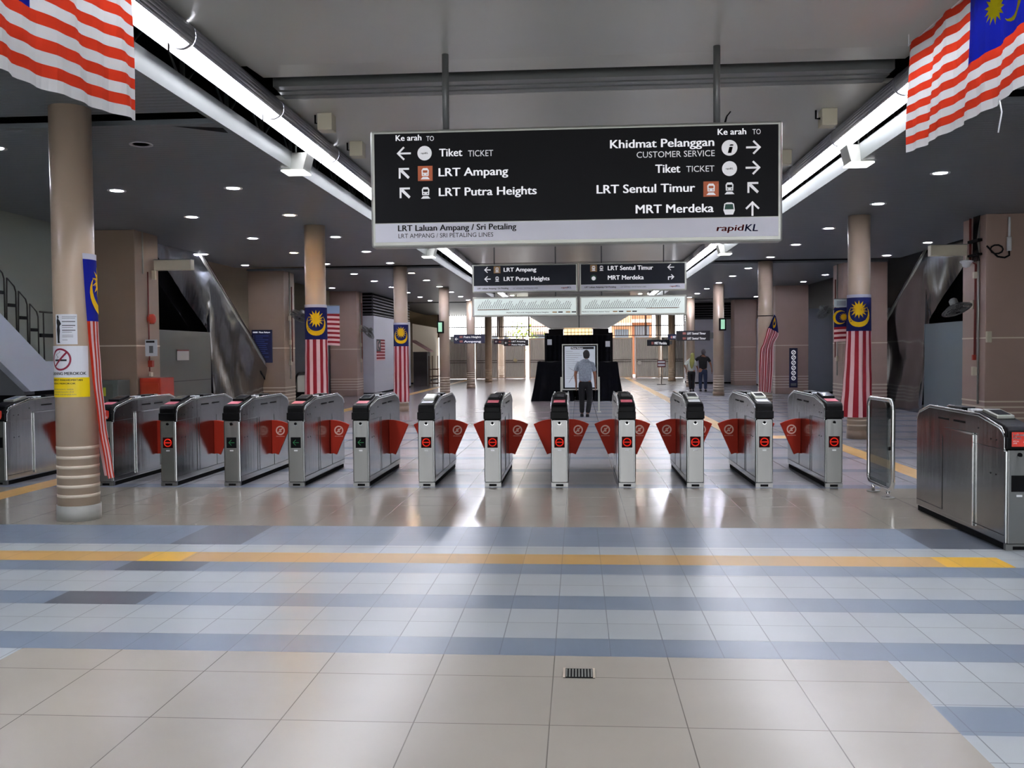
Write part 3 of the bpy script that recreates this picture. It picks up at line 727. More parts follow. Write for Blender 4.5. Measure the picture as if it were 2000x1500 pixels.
def routemap(x0, x1, label, right):
    t, w, h = sign('route_map_sign', label, x0, x1, 2.42, 2.87, SY, .1, poles=(x0+.5, x1-.5), ptop=2.964)
    a = MB(); a.box(-w+.045, w-.045, -.004, 0, .045, h-.045, map_face); a.build('face', t)
    M = MB(); n = 46; rnd = random.Random(3 if right else 5)
    for i in range(n):
        u = -w+.12+(2*w-.32)*i/(n-1); l = .06+.10*abs(math.sin(i*.55))+.05*rnd.random()
        f_ = (i/(n-1)); up = .17+(0 if not ((f_ < .27) ^ right and (f_ < .27 or f_ > .73)) else .02)
        M.flat([(u, up), (u+.010, up), (u+.010+l*.5, up+l), (u+l*.5, up+l)], E1, ink)
        if (f_ > .7) if right else (f_ < .3):
            M.flat([(u, .155), (u+.012, .155), (u+.03, .175), (u+.018, .175)], E1, map_orange)
    M.build('station_names', t)
    M = MB(); M.flat([(-w+.12, .162), (w-.16, .162), (w-.16, .17), (-w+.12, .17)], E1, ink)
    a0, a1 = (.25*w, w-.2) if right else (-w+.12, -.3*w)
    M.flat([(a0, .15), (a1, .15), (a1, .158), (a0, .158)], E1, map_orange); M.build('route_line', t)
    M = MB()
    if right: text(M, 'Platform 2 Ke arah Sentul Timur', -w+.06, -w+.68, .08, .022, E1, ink)
    else: text(M, 'Platform 1 Ke arah Ampang & Putra Heights', -.35*w, .45*w, .08, .022, E1, ink)
    b0 = (-w+.75) if right else .52*w
    for k in range(4):
        u = b0+k*.13+(.04 if k > 1 else 0); M = MB() if k else M; M.flat([(u, .078), (u+.1, .078), (u+.1, .105), (u, .105)], E1, ink if k % 2 else gold_icon); M.build('legend_mark' if k else 'caption', t)
routemap(-2.38, .0, 'long pale route map sign hanging under the left charcoal sign', False)
routemap(.03, 2.41, 'long pale route map sign hanging under the right charcoal sign', True)

# distant direction boards fixed to columns
def board(x0, x1, z0, z1, y, m_, lines, label, left):
    t = thing('direction_board', label, 'sign', ((x0+x1)/2, y, z0)); w = (x1-x0)/2; h = z1-z0
    MB().box(-w, w, 0, .06, 0, h, m_).build('panel', t, bevel=.006)
    L = MB(); n = len(lines)
    for i, s in enumerate(lines):
        zb = h-(i+.78)*h/n; text(L, s, -w*.35, w*.75, zb, h/n*.42, E1, sign_white)
        L.flat([(-w*.62, zb), (-w*.42, zb), (-w*.42, zb+h/n*.45), (-w*.62, zb+h/n*.45)], E1, mat('dull red icon', 'b06a64', .5))
    if left: arrow(L, -w*.82, h/2, .06, PI, .02, E1, sign_white)
    L.build('lettering', t)
    sx = (1 if not left else -1)
    MB().box(min(sx*w, sx*(w+.12)), max(sx*w, sx*(w+.12)), .01, .05, h*.2, h*.8, profile_m).build('bracket', t)
board(-4.58, -3.42, 1.97, 2.3, 34.2, navy, ['Putra Heights', 'Ampang'], 'blue board with a left arrow on the far left column', True)
board(-4.55, -3.2, 2.1, 2.36, 50.4, mat('purple sign face', '3a2440', .4), ['LRT Ampang'], 'small purple board behind the blue board with the arrow', True)
board(-3.75, -2.5, 1.96, 2.28, 47.0, mat('dark brown sign face', '1d1216', .4), ['LRT Ampang', 'Putra Heights'], 'small dark brown board with a left arrow near the far left gates', True)
board(3.55, 4.76, 2.0, 2.36, 34.2, mat('dark plum sign face', '1b1424', .4), ['LRT Sentul Timur', 'LRT Sentul Timur'], 'dark two-line board on the right column above the walking couple', False)
board(4.05, 4.76, 2.15, 2.4, 42.7, navy, ['MRT Merdeka'], 'small blue board left of the dark two-line board', False)
board(3.4, 4.5, 1.9, 2.2, 46.5, sign_grey, ['MRT Merdeka'], 'small charcoal board with an icon before the far right gates', False)
d = bpy.data.objects
# hanging rods for the boards that stand clear of a column
for (x, y, z, l) in ((-3.9, 50.43, 2.36, 'purple'), (-3.1, 47.03, 2.28, 'brown'), (3.95, 46.53, 2.2, 'charcoal')):
    m_ = MB(); m_.cyl((x, y, z), .015, ZU+.1-z, profile_m, 8); tag(m_.build('hanging_rod'), 'thin rod holding the small %s board from the ceiling' % l, 'rod')
for x, s, l in ((-4.93, -1, 'left'), (5.07, 1, 'right')):
    t = thing('exit_sign_box', 'small green and white exit box on the side of the far %s column' % l, 'exit sign', (x+s*.10, 34.245-CR, 2.35))
    MB().box(-.03, .03, -.02, .12, .15, .3, matt_black).build('bracket', t)
    MB().box(-.12, .12, -.16, 0, 0, .44, matt_black).build('case', t, bevel=.01)
    MB().box(-.07, .07, -.165, -.16, .05, .39, mat('pale green lit face', '8ab89a', .5, emit='a8e0c0', es=.35)).build('face', t)

# ------------------------------------------------------------------ flags
def star(n, r, r2, cx, cz, rot=0):
    return [(cx+(r if i % 2 == 0 else r2)*math.sin(PI*i/n+rot), cz+(r if i % 2 == 0 else r2)*math.cos(PI*i/n+rot)) for i in range(2*n)]
def crescent(cx, cz, R, ang, gap=.22, n=18):
    """strip of quads; opens towards angle ang"""
    out = []; inn = []
    for i in range(n+1):
        a = ang+PI*.24+(2*PI-PI*.48)*i/n; th = gap*R*math.sin(PI*i/n)*1.25
        out.append((cx+R*math.cos(a), cz+R*math.sin(a))); inn.append((cx+(R-th)*math.cos(a), cz+(R-th)*math.sin(a)))
    return [[out[i], out[i+1], inn[i+1], inn[i]] for i in range(n)]
def flag_cloth(t, fn, L, Hh, cols, vertical=False, header=0, nu=40, sun=(.64, .5), moon=(.36, .5)):
    """fn(u, v, eps): u 0..L along the fly, v 0..Hh up"""
    red, wh, bl, ye = cols; b = MB()
    if not vertical:
        for s in range(14):
            v0, v1 = Hh*(13-s)/14, Hh*(14-s)/14; m_ = red if s % 2 == 0 else wh
            for i in range(nu):
                u0, u1 = L*i/nu, L*(i+1)/nu
                mm = bl if (s < 8 and (u0+u1)/2 < L*.5) else m_
                vs = [fn(u0, v0, 0), fn(u1, v0, 0), fn(u1, v1, 0), fn(u0, v1, 0)]; b.add(vs, [(0,1,2,3)], mm, True)
        sc = Hh*8/14; cu_ = (lambda p: (L*.5*p[0], Hh-sc*(1-p[1])))
        sx, sz = cu_(sun); mx_, mz_ = cu_(moon); R = sc*.36; ang = 0 if sun[0] > moon[0] else PI
    else:    # banner: u across 0..L, v downwards measured as Hh-v ; canton at the top
        can = header+.60
        rows = [0, header]+[header+(can-header)*k/6 for k in range(1, 7)]+[can+(Hh-can)*k/16 for k in range(1, 17)]
        for a_, c_ in zip(rows[:-1], rows[1:]):
            if c_-a_ < 1e-6: continue
            for i in range(42):
                u0, u1 = L*i/42, L*(i+1)/42
                m_ = vflag_head if a_ < header-1e-6 else (bl if a_ < can-1e-6 else (red if (i//3) % 2 == 0 else wh))
                b.add([fn(u0, Hh-c_, 0), fn(u1, Hh-c_, 0), fn(u1, Hh-a_, 0), fn(u0, Hh-a_, 0)], [(0,1,2,3)], m_, True)
        sx, sz = L/2, Hh-header-.215; mx_, mz_ = L/2, Hh-header-.325; R = .205; ang = PI/2; sc = .6
    b.build('cloth', t)
    e = MB(); r = R*.62 if not vertical else .165
    pts = star(14, r, r*.55, sx, sz)
    for i in range(28):
        p0, p1 = pts[i], pts[(i+1) % 28]
        for k in range(2):
            a0, a1 = k/2, (k+1)/2
            qd = [(sx+(p[0]-sx)*f_, sz+(p[1]-sz)*f_) for p, f_ in ((p0, a0), (p0, a1), (p1, a1), (p1, a0))]
            if k == 0: qd = [(sx, sz)]+qd[1:3]
            e.add([fn(u, v, .004) for u, v in qd], [list(range(len(qd)))], ye)
    for qd in crescent(mx_, mz_, R, ang, .34 if vertical else .3): e.add([fn(u, v, .004) for u, v in qd], [(0,1,2,3)], ye)
    # the emblem shows on both faces
    e2 = MB(); e2.mats = list(e.mats)
    e.build('emblem', t)
big = (flag_red, flag_white, flag_blue, flag_yel)
def hung(side, X, y_hoist, y_fly, zb, zb2, Hh, label, camside):
    L = abs(y_fly-y_hoist)/1; t = thing('hanging_flag', label, 'flag', (X, (y_hoist+y_fly)/2, zb)); c = (y_hoist+y_fly)/2
    def fn(u, v, e):
        f_ = u/L; y_ = y_hoist+(y_fly-y_hoist)*f_
        sag = -.045*math.sin(PI*f_)*(1-.3*v/Hh)
        rip = .02*math.sin(u*9+v*1.5)+.012*math.sin(u*23+v*4)*(1-v/Hh*.5)
        crease = .010*abs(math.sin(u*PI/.34))
        return (rip+crease-camside*e, y_-c, v+(zb2-zb)*f_+sag*.6)
    flag_cloth(t, fn, L, Hh, big, nu=48, sun=(.66, .52), moon=(.40, .5))
    MB().tube([(0, y_hoist-c, Hh), (0, (y_hoist+y_fly)/2-c, Hh-.02), (0, y_fly-c, Hh+zb2-zb)], .006, white).build('top_cord', t)
    for y_ in (y_hoist, y_fly):
        m_ = MB(); m_.tube([(0, y_-c, Hh+(zb2-zb)*(y_ == y_fly)-.01), (0, y_-c, ZU+.02-zb)], .004, white); m_.build('tie', t)
    return t
tL = hung('left', -3.05, 3.9, 6.32, 3.09, 3.23, 1.0, 'large striped flag hanging at the top left beside the light line', -1)
tR = hung('right', 3.05, 6.3, 8.92, 3.41, 3.42, .98, 'large striped flag with sun and crescent hanging at the top right, lights showing through', 1)
MB().tube([(0, 7.05-7.61, .0), (.01, 7.03-7.61, -.1), (0, 7.06-7.61, -.24)], .006, white).build('loose_tie', tR)
vc = (vflag_red, vflag_white, vflag_blue, vflag_yel)
def column_banner(cx, cy, zt, Hh, label, a_c=0, half=2.2, r0=CR+.014, flare=.0, drift=0, squeeze=0, cols=vc):
    L = 2*half*r0; t = thing('column_banner', label, 'banner', (cx, cy-r0, zt-Hh), group='striped banners wrapped on columns')
    def fn(u, v, e):
        s = (Hh-v)/Hh; a = a_c+(u/L-.5)*2*half*(1-squeeze*s)
        r = r0+e+flare*s*s*(1.2 if math.sin(a) < 0 else .35)+.010*s*math.sin(u*26+s*3)+.004*math.sin(s*30)*s
        return (r*math.sin(a)+drift*s*s*s, -r*math.cos(a)+r0, v)
    flag_cloth(t, fn, L, Hh, cols, True, header=.055)
column_banner(COLX[0], COLY[1], 2.54, 2.05, 'tall striped banner on the second left column, sun and crescent facing the gates', a_c=.28, flare=.03)
column_banner(COLX[1], COLY[1], 2.60, 2.2, 'tall striped banner on the right column behind the glass screen, flared at its lower left', a_c=-.28, flare=.10)
column_banner(COLX[0], COLY[2], 2.47, 2.2, 'tall striped banner on the third left column beside the white kiosk', a_c=.19, flare=.02)
column_banner(COLX[0], COLY[0], 2.60, 2.20, 'striped banner on the right side of the nearest left column, trailing to the floor', a_c=2.15, half=1.25, squeeze=.35, drift=.13,
              cols=(flag_red, vflag_white, flag_blue, vflag_yel))
# twisted banner on the third right column
t = thing('twisted_banner', 'twisted striped banner bunched to one side of a column in the right row', 'banner', (5.2, 25.5, .45))
path = [(5.27, 2.57, .03), (5.25, 2.38, .16), (5.22, 2.1, .30), (5.12, 1.86, .22), (5.05, 1.62, .34), (5.03, 1.1, .36), (5.0, .5, .32)]
def tw(u, v, e):
    s = 1-v/2.1; k = s*(len(path)-1); i = min(int(k), len(path)-2); f_ = k-i
    x = path[i][0]*(1-f_)+path[i+1][0]*f_; z = path[i][1]*(1-f_)+path[i+1][1]*f_; w_ = path[i][2]*(1-f_)+path[i+1][2]*f_
    a = u/.9-.5
    sk = .25*a*(1 if s > .28 and s < .55 else .3)*0.6
    return (x+a*w_-5.2, .05*math.sin(a*14+s*5)*(w_/.36)-e*1.5-.02-(abs(a) < .5)*.0, z-sk-.45 if True else 0)
flag_cloth(t, tw, .9, 2.1, vc, True, header=.03)
MB().tube([(COLX[1]-5.2+(CR+.012)*math.cos(a*PI/8), .28+(CR+.012)*math.sin(a*PI/8), 2.1) for a in range(16)], .012, matt_black, 6, True).build('cord', t)
def small_flag(x0, x1, y, z0, z1, label, head_m):
    t = thing('small_flag', label, 'flag', ((x0+x1)/2, y, z0)); c = (x0+x1)/2; L = x1-x0; Hh = z1-z0-.16
    fn = lambda u, v, e: (x0-c+u, -e+.01*math.sin(u*20), v+.012*math.sin(u*6))
    flag_cloth(t, fn, L, Hh, vc, False, nu=20, sun=(.66, .5), moon=(.4, .5))
    MB().box(x0-c, x1-c, .0, .006, Hh+.015, Hh+.16, head_m).build('header_card', t)
    MB().box(x0-c+.05, x0-c+L*.4, -.003, .0, Hh+.04, Hh+.13, mat('grey print block', '8a96a0', .6)).build('print', t)
    m_ = MB(); m_.tube([(x0-c, .004, Hh+.17), (x1-c, .004, Hh+.17)], .008, profile_m)
    m_.tube([((COLX[0] if x0 < 0 else COLX[1])-c, .0, Hh+.17), ((COLX[0] if x0 < 0 else COLX[1])-c, -.3, Hh+.17)], .008, profile_m); m_.build('hanging_rod', t)
small_flag(-5.12, -4.6, 17.8, 1.77, 2.54, 'small flag with a bluish header behind the second left column', mat('bluish card', '8fa4c8', .5))
small_flag(4.76, 5.3, 17.8, 1.76, 2.55, 'small flag with a pale printed header behind the right banner column', mat('pale card', 'b4c4c8', .5))

# ------------------------------------------------------------------ notices on the near left column
def wrap(cx, cy, z0, r, a0):   # u in metres along the arc
    return lambda u, v, e=0: (cx+(r+e)*math.sin(a0+u/CR), cy-(r+e)*math.cos(a0+u/CR), z0+v)
def wrapped(mb, fn, u0, u1, v0, v1, e, m_, n=12):
    for i in range(n):
        a_, b_ = u0+(u1-u0)*i/n, u0+(u1-u0)*(i+1)/n
        mb.add([fn(a_, v0, e), fn(b_, v0, e), fn(b_, v1, e), fn(a_, v1, e)], [(0,1,2,3)], m_, True)
cx, cy = COLX[0], COLY[0]
t = thing('paper_notice', 'white paper notice with a dark standing figure taped on the near left column', 'notice', (cx, cy, 0))
fn = wrap(0, 0, 1.72, CR+.003, -.50); m_ = MB(); wrapped(m_, fn, 0, .215, 0, .29, 0, paper); m_.build('sheet', t)
m_ = MB(); g = lambda u, v: fn(u, v, .003)
fig = [(.018,.275),(.032,.28),(.04,.262),(.034,.245),(.05,.225),(.062,.195),(.052,.185),(.046,.17),(.05,.13),(.044,.08),(.042,.03),(.05,.014),(.022,.012),(.02,.08),(.014,.14),(.02,.18),(.014,.21),(.016,.235),(.024,.25)]
m_.flat([(u*1.12, v) for u, v in fig], g, ink)
m_.build('figure_print', t)
m_ = MB()
for i, (v, l) in enumerate(((.265,.13),(.25,.12),(.215,.12),(.178,.12),(.16,.1),(.132,.12),(.115,.09),(.085,.1),(.07,.1),(.04,.05))):
    wrapped(m_, fn, .078, .078+l, v, v+(.007 if i in (2,3,5) else .004), .003, ink if i in (2,3,5) else ink_grey, 4)
m_.build('text_lines', t)
t = thing('no_smoking_notice', 'white and yellow no smoking notice wrapped round the near left column', 'notice', (cx, cy, 0))
fn2 = wrap(0, 0, 1.21, CR+.004, -1.12); m_ = MB(); wrapped(m_, fn2, 0, .43, .19, .495, 0, paper, 18); m_.build('white_panel', t)
m_ = MB(); wrapped(m_, fn2, .0, .44, 0, .19, .0005, yellow_st, 18); m_.build('yellow_panel', t)
m_ = MB(); g = lambda u, v: fn2(u, v, .003)
disc(m_, .17, .365, .108, g, nosmoke, 36, .09)
def strip2(mb, a, b, wd, fn_, mt_, n=10):
    dx, dy = b[0]-a[0], b[1]-a[1]; l = math.hypot(dx, dy); ox, oy = -dy/l*wd/2, dx/l*wd/2
    for i in range(n):
        p = (a[0]+dx*i/n, a[1]+dy*i/n); q_ = (a[0]+dx*(i+1)/n, a[1]+dy*(i+1)/n)
        mb.flat([(p[0]-ox, p[1]-oy), (p[0]+ox, p[1]+oy), (q_[0]+ox, q_[1]+oy), (q_[0]-ox, q_[1]-oy)][::-1], fn_, mt_)
strip2(m_, (.103, .298), (.238, .434), .018, g, nosmoke); m_.build('ring_symbol', t)
m_ = MB(); g1_ = lambda u, v: fn2(u, v, .0022)
strip2(m_, (.10, .357), (.235, .357), .017, g1_, ink)
sm = [(.12+.016*math.sin(a_*.55)+.0022*a_, .372+.0045*a_) for a_ in range(17)]
for (ua, va), (ub, vb) in zip(sm[:-1], sm[1:]): m_.flat([(ua-.003, va), (ua+.003, va), (ub+.003, vb), (ub-.003, vb)], g1_, ink)
m_.build('cigarette_symbol', t)
m_ = MB(); g = lambda u, v: fn2(u, v, .003)
text(m_, 'DILARANG MEROKOK', .0, .405, .215, .028, g, ink, True)
text(m_, 'TEMPAT PERKHIDMATAN', .05, .37, .157, .017, g, ink, True); text(m_, 'BEBAS MEROKOK', .06, .31, .125, .015, g, ink, True)
text(m_, 'NO SMOKING AREA', .06, .29, .07, .012, g, ink_grey, False); text(m_, 'DI KAWASAN INI', .06, .29, .045, .012, g, ink_grey, False); text(m_, 'DENDA DIKENAKAN', .06, .31, .02, .012, g, ink_grey, False)
m_.build('lettering', t)

# ------------------------------------------------------------------ wall fans
def wall_fan(x, y, z, r, tilt, yaw, wx, label):
    t = thing('wall_fan', label, 'fan', (x, y, z), group='wall fans on the pillars')
    R3 = Matrix.Rotation(yaw, 3, 'Z') @ Matrix.Rotation(tilt, 3, 'X')
    def tr(mb):
        mb.v = [tuple(R3 @ Vector(v)) for v in mb.v]; return mb
    cg = MB()
    for k in range(5): rr = r*(1-.18*k); cg.tube([(rr*math.cos(2*PI*i/24), -.05*(1-(rr/r)**2)-.02*0, rr*math.sin(2*PI*i/24)) for i in range(24)], .005, profile_m, 5, True)
    for i in range(40):
        a = 2*PI*i/40; cg.tube([(.05*math.cos(a), -.06, .05*math.sin(a)), (r*.6*math.cos(a), -.045, r*.6*math.sin(a)), (r*math.cos(a), 0, r*math.sin(a)), (r*.6*math.cos(a), .07, r*.6*math.sin(a)), (.06*math.cos(a), .09, .06*math.sin(a))], .004, profile_m, 4)
    tr(cg).build('cage', t)
    bl = MB()
    for i in range(3):
        a0 = 2*PI*i/3; pts = [(.03, a0), (r*.5, a0-.35), (r*.85, a0-.3), (r*.88, a0+.3), (r*.5, a0+.45)]
        bl.add([(q0*math.cos(q1), .01+.02*math.sin((q1-a0)*2), q0*math.sin(q1)) for q0, q1 in pts], [list(range(5))], rail_m)
    tr(bl).build('blades', t, solid=.004)
    tr(MB().lathe([(.05, .05), (.075, .07), (.075, .2), (.045, .23)], 18, profile_m, axis='y')).build('motor', t)
    base = R3 @ Vector((0, .2, 0))
    MB().tube([tuple(base), (base.x, base.y, base.z-.08), (wx-x, base.y+.02, base.z-.08)], .018, profile_m).build('bracket', t)
    MB().box(wx-x-.02, wx-x+.02, base.y-.04, base.y+.08, base.z-.16, base.z, cream_box).build('wall_plate', t)
wall_fan(-8.12, 26.8, 2.72, .30, .9, -.5, -8.45, 'wall fan tilted down beside the banner on the second left column')
wall_fan(-8.1, 35.6, 2.45, .33, .7, -.9, -8.45, 'dark wall fan in front of the white kiosk on the left')
wall_fan(6.98, 17.8, 2.33, .27, 1.1, .5, 7.3, 'large dark wall fan beside the right mirror-steel escalator')
wall_fan(6.9, 26.7, 2.68, .28, .8, .6, 7.3, 'dim wall fan partly hidden by the small flag on the right')

# ------------------------------------------------------------------ escalators
def escalator(s, xf, yb, zb, hgt, slope, y0, y1, label):
    """s = side sign; corridor-side skin at x=xf, lower edge passes (yb, zb), descends with y"""
    t = thing('escalator', label, 'escalator', (xf, yb, 0))
    zl = lambda y_: max(0, zb-slope*(y_-yb)); zu = lambda y_: zb+hgt-slope*(y_-yb)
    X = lambda d_: s*d_           # away from the corridor
    sk = MB(); ny, nz = 44, 18; vs = []
    for i in range(ny+1):
        y_ = y0+(y1-y0)*i/ny
        lo = zl(y_) if y_ < yb else 0; hi = max(zu(y_), lo+.02)
        for k in range(nz+1):
            f_ = k/nz; z = lo+(hi-lo)*f_
            if y_ < yb: d_ = .12*(1-f_)**2
            else:
                d_ = .10*math.sin(f_*PI)**2
            d_ += .012*math.sin(y_*5+z*3)+.006*math.sin(y_*11-z*7)
            vs.append((X(d_), y_-yb, z))
    fs = []
    for i in range(ny):
        for k in range(nz): a_ = i*(nz+1)+k; fs.append((a_, a_+1, a_+nz+2, a_+nz+1))
    sk.add(vs, fs, mirror_steel, True); sk.build('steel_cladding', t)
    d = MB(); W_ = 1.3
    d.prism([(y0-yb, zu(y0)), (y1-yb, zu(y1)), (y1-yb, zu(y1)-.35), (y0-yb, zu(y0)-.35)], min(X(.05), X(W_)), max(X(.05), X(W_)), dark)
    d.prism([(y0-yb, zl(y0)+.02), (-.1, zl(yb)+.02), (y1-yb, .02), (y1-yb, max(.05, zu(y1)-.4)), (y0-yb, zu(y0)-.4)], min(X(.5), X(W_)), max(X(.5), X(W_)), dark)
    d.build('truss_casing', t)
    for nm, dx in (('near', .04), ('far', W_)):
        b = MB(); b.prism([(y0-yb, zu(y0)+.02), (y1-yb, zu(y1)+.02), (y1-yb, zu(y1)+.17), (y0-yb, zu(y0)+.17)], min(X(dx), X(dx+.05)), max(X(dx), X(dx+.05)), sign_frame); b.build('skirt_rail', t)
        b = MB(); b.tube([(X(dx+.03), y0-yb, zu(y0)+.24), (X(dx+.03), y1-yb, zu(y1)+.24)], .035, matt_black); b.build('handrail', t)
        b = MB(); b.tube([(X(dx-.01), y0-yb, zu(y0)+.19), (X(dx-.01), y1-yb, zu(y1)+.19)], .012, chrome); b.build('guide_trim', t)
    return t
escalator(-1, -8.95, 22.34, 2.2, 1.36, .585, 18.6, 26.3, 'mirror-steel escalator seen from below on the left, rising towards the camera')
escalator(1, 8.6, 24.11, 2.27, 1.6, .555, 18.5, 27.4, 'mirror-steel escalator seen from below on the right behind the glass screen')
for s, xf, ya, yb, zt, l in ((-1, -9.0, 18.4, 22.34, 2.17, 'left'), (1, 8.66, 18.4, 24.11, 2.24, 'right')):
    t = thing('escalator_enclosure', '%s metal enclosure panel below the %s escalator' % ('grey green' if s < 0 else 'blue grey', l), 'enclosure', (xf+s*.5, (ya+yb)/2, 0)); hy = (yb-ya)/2
    MB().box(-.5, .5, -hy, hy, 0, zt, enclosure_m if s < 0 else mat('blue grey enclosure', '64757e', .3, .3)).build('box', t, bevel=.008)
    if s < 0:
        MB().box(.5, .506, -hy, hy, 1.02, 1.035, seam).build('panel_seam', t)
        n_ = thing('wall_notice', 'small white notice on the grey green panel under the left escalator', 'notice', (-8.995, 20.7, 1.5))
        MB().box(0, .008, -.32, .32, 0, .24, mat('pale grey plate', 'a9aba9', .5)).build('plate', n_); MB().box(.0, .010, -.32, .32, .21, .24, red_pipe).build('red_strip', n_)
# bottom newel of the next left escalator
t = thing('escalator_newel', 'black looped handrail end with a yellow sign behind the second left column', 'escalator', (-8.75, 28.5, 0))
pts = [(0, -.1, .1), (0, -.12, .25)]+[(0, .25-.42*math.cos(math.radians(a)), .62+.4*math.sin(math.radians(a))) for a in range(-30, 91, 15)]+[(0, .9, 1.02)]
MB().tube(pts, .035, matt_black).build('handrail', t)
MB().box(-.02, .02, .0, .9, .1, .95, sign_frame).build('balustrade', t)
MB().box(-.25, -.03, -.2, -.15, .45, .95, mat('mustard warning sign', 'b8a428', .5)).build('warning_sign', t); MB().box(-.30, .30, -.25, -.1, 0, .45, matt_black).build('stand', t)

# ------------------------------------------------------------------ staircase at the far left
t = thing('staircase', 'staircase with a pale solid parapet and dark tube railing on the left', 'stairs', (-8.6, 14.5, 0))
yo = 14.5
MB().prism([(11.2-yo, 3.62), (14.54-yo, 1.53), (15.7-yo, 1.53), (15.7-yo, 1.06), (14.1-yo, 1.06), (11.2-yo, 2.88)], -.12, .0, stair_white).build('parapet', t)
d = MB()
for i in range(12):
    y0 = 14.4-i*.28; d.box(-.85, -.12, y0-.28-yo, y0-yo, 1.1+i*.175-.1, 1.28+i*.175-.02, wall_grey)
d.box(-.85, -.12, 14.4-yo, 15.7-yo, 1.12, 1.26, wall_grey); d.build('steps', t)
MB().box(-.85, -.14, 14.3-yo, 15.6-yo, 0, 1.12, dark).build('under_stair_shade', t)  # dark block stands in for the shade below the landing
R_ = MB(); zt = lambda y_: 1.53+max(0, 14.54-y_)*.626
ys = [14.35-.29*i for i in range(11)]
for y_ in ys:
    R_.tube([(-.06, y_+.1-yo, zt(y_+.1)-.02), (-.06, y_+.1-yo, zt(y_+.1)+.66), (-.06, y_+.06-yo, zt(y_+.06)+.72), (-.06, y_-.12-yo, zt(y_-.12)+.72), (-.06, y_-.15-yo, zt(y_-.15)-.02)], .013, rail_m, 6)
    R_.box(-.075, -.045, y_-.13-yo, y_+.08-yo, zt(y_)+.36, zt(y_)+.41, matt_black)
R_.build('sloping_rail', t)
R_ = MB()
for i in range(4): R_.tube([(-.06, 14.6+.3*i-yo, 1.5), (-.06, 14.6+.3*i-yo, 2.33)], .013, rail_m, 6)
R_.tube([(-.06, 14.5-yo, 2.33), (-.06, 15.6-yo, 2.33)], .015, rail_m, 6); R_.box(-.08, -.04, 14.5-yo, 15.6-yo, 1.92, 1.98, matt_black); R_.build('landing_rail', t)

# ------------------------------------------------------------------ clutter on and near the pillars
t = thing('metal_cabinet', 'grey metal cabinet with a yellow sticker behind the near left column', 'cabinet', (-9.03, 17.08, 0))
MB().box(-.45, .45, -.24, .24, 0, 1.15, grey_box).build('body', t, bevel=.01)
MB().box(.0, .36, -.245, -.24, .1, 1.08, mat('grey cabinet door', '51564f', .45)).build('door', t)
MB().box(.17, .22, -.25, -.245, .86, 1.02, mat('lime sticker', 'b9bf3a', .5)).build('sticker', t); MB().box(.06, .11, -.25, -.245, .75, 1.1, paper).build('paper_slip', t)
t = thing('fire_hose_cabinet', 'red fire hose cabinet at the foot of the first left pillar', 'cabinet', (-8.22, 17.7, 0))
MB().box(-.21, .21, -.3, .3, .0, 1.18, red_box).build('body', t, bevel=.012); MB().box(-.17, .17, -.308, -.3, .1, 1.08, mat('orange red door', 'b23c20', .4)).build('door', t)
MB().box(.1, .13, -.32, -.308, .55, .65, chrome).build('handle', t)
def side_box(x, y, z, sx, sy, sz, m_, name, label, cat):
    o = MB().box(-sx/2, sx/2, -sy/2, sy/2, -sz/2, sz/2, m_).build(name, loc=(x, y, z), bevel=.006); return tag(o, label, cat)
m_ = MB(); m_.tube([(-8.42, 17.82, 3.25), (-8.42, 17.82, 1.3)], .014, red_pipe); tag(m_.build('conduit'), 'red conduit running down the first left pillar', 'conduit')
m_ = MB(); m_.tube([(-8.42, 17.62, ZC), (-8.42, 17.62, 3.2)], .016, sign_frame); tag(m_.build('conduit'), 'grey conduit at the top of the first left pillar', 'conduit')
t = thing('alarm_bell', 'round red alarm bell on the first left pillar', 'bell', (-8.385, 17.9, 2.33)); MB().lathe([(.1, -.068), (.1, .03), (.06, .06), (.001, .07)], 20, red_box, axis='x').build('dome', t)
t = thing('paper_notice', 'white poster with a black block hung on the first left pillar', 'notice', (-8.41, 17.7, 1.76))
MB().box(-.03, .21, -.012, 0, -.16, .16, paper).build('sheet', t); MB().box(.05, .13, -.015, -.012, -.1, .04, ink_grey).build('print_block', t); MB().box(-.01, .16, -.015, -.012, .1, .14, ink).build('heading', t)
side_box(-8.403, 17.85, 1.45, .09, .09, .13, red_box, 'fire_call_point', 'small red fire call point below the white poster', 'call point')
side_box(-8.41, 17.85, 1.24, .05, .09, .08, cream_box, 'junction_box', 'tiny cream box under the red call point on the first left pillar', 'junction box')
for s, x0, x1, z, l in ((-1, -8.38, -7.62, 3.4, 'left'), (1, 6.62, 7.28, 3.45, 'right')):
    t = thing('lamp_box', 'cream rectangular box on an arm high on the first %s pillar' % l, 'box', ((x0+x1)/2-(.04 if s > 0 else 0), 18.08, z)); w = (x1-x0)/2
    MB().box(-w, w, -.08, .08, -.1, .1, cream_box).build('box', t, bevel=.01)
    MB().box(-w, w, -.082, .082, .1, .112, profile_m).build('lid', t)
    e = -w if s < 0 else w
    MB().box(min(e, e-s*-.0)-(.10 if s < 0 else 0), e+(.1 if s > 0 else .0), -.03, .03, -.28, -.1, cream_box).build('bracket', t)
m_ = MB()
m_.tube([(7.28, 17.6, ZC), (7.28, 17.6, .6)], .018, sign_frame); tag(m_.build('conduit'), 'pale conduit running down the first right pillar', 'conduit')
m_ = MB(); m_.tube([(7.27, 17.95, ZC), (7.27, 17.95, 3.25), (7.27, 17.7, 3.15), (7.27, 17.72, 1.5)], .022, red_pipe); tag(m_.build('conduit'), 'dark red pipe bending down the first right pillar', 'conduit')
m_ = MB()
for i in range(5): m_.tube([(7.25, 17.5+.06*i, ZC), (7.24, 17.62+.03*i, 3.6), (7.25, 17.5+.07*i, 3.2)], .010, matt_black)
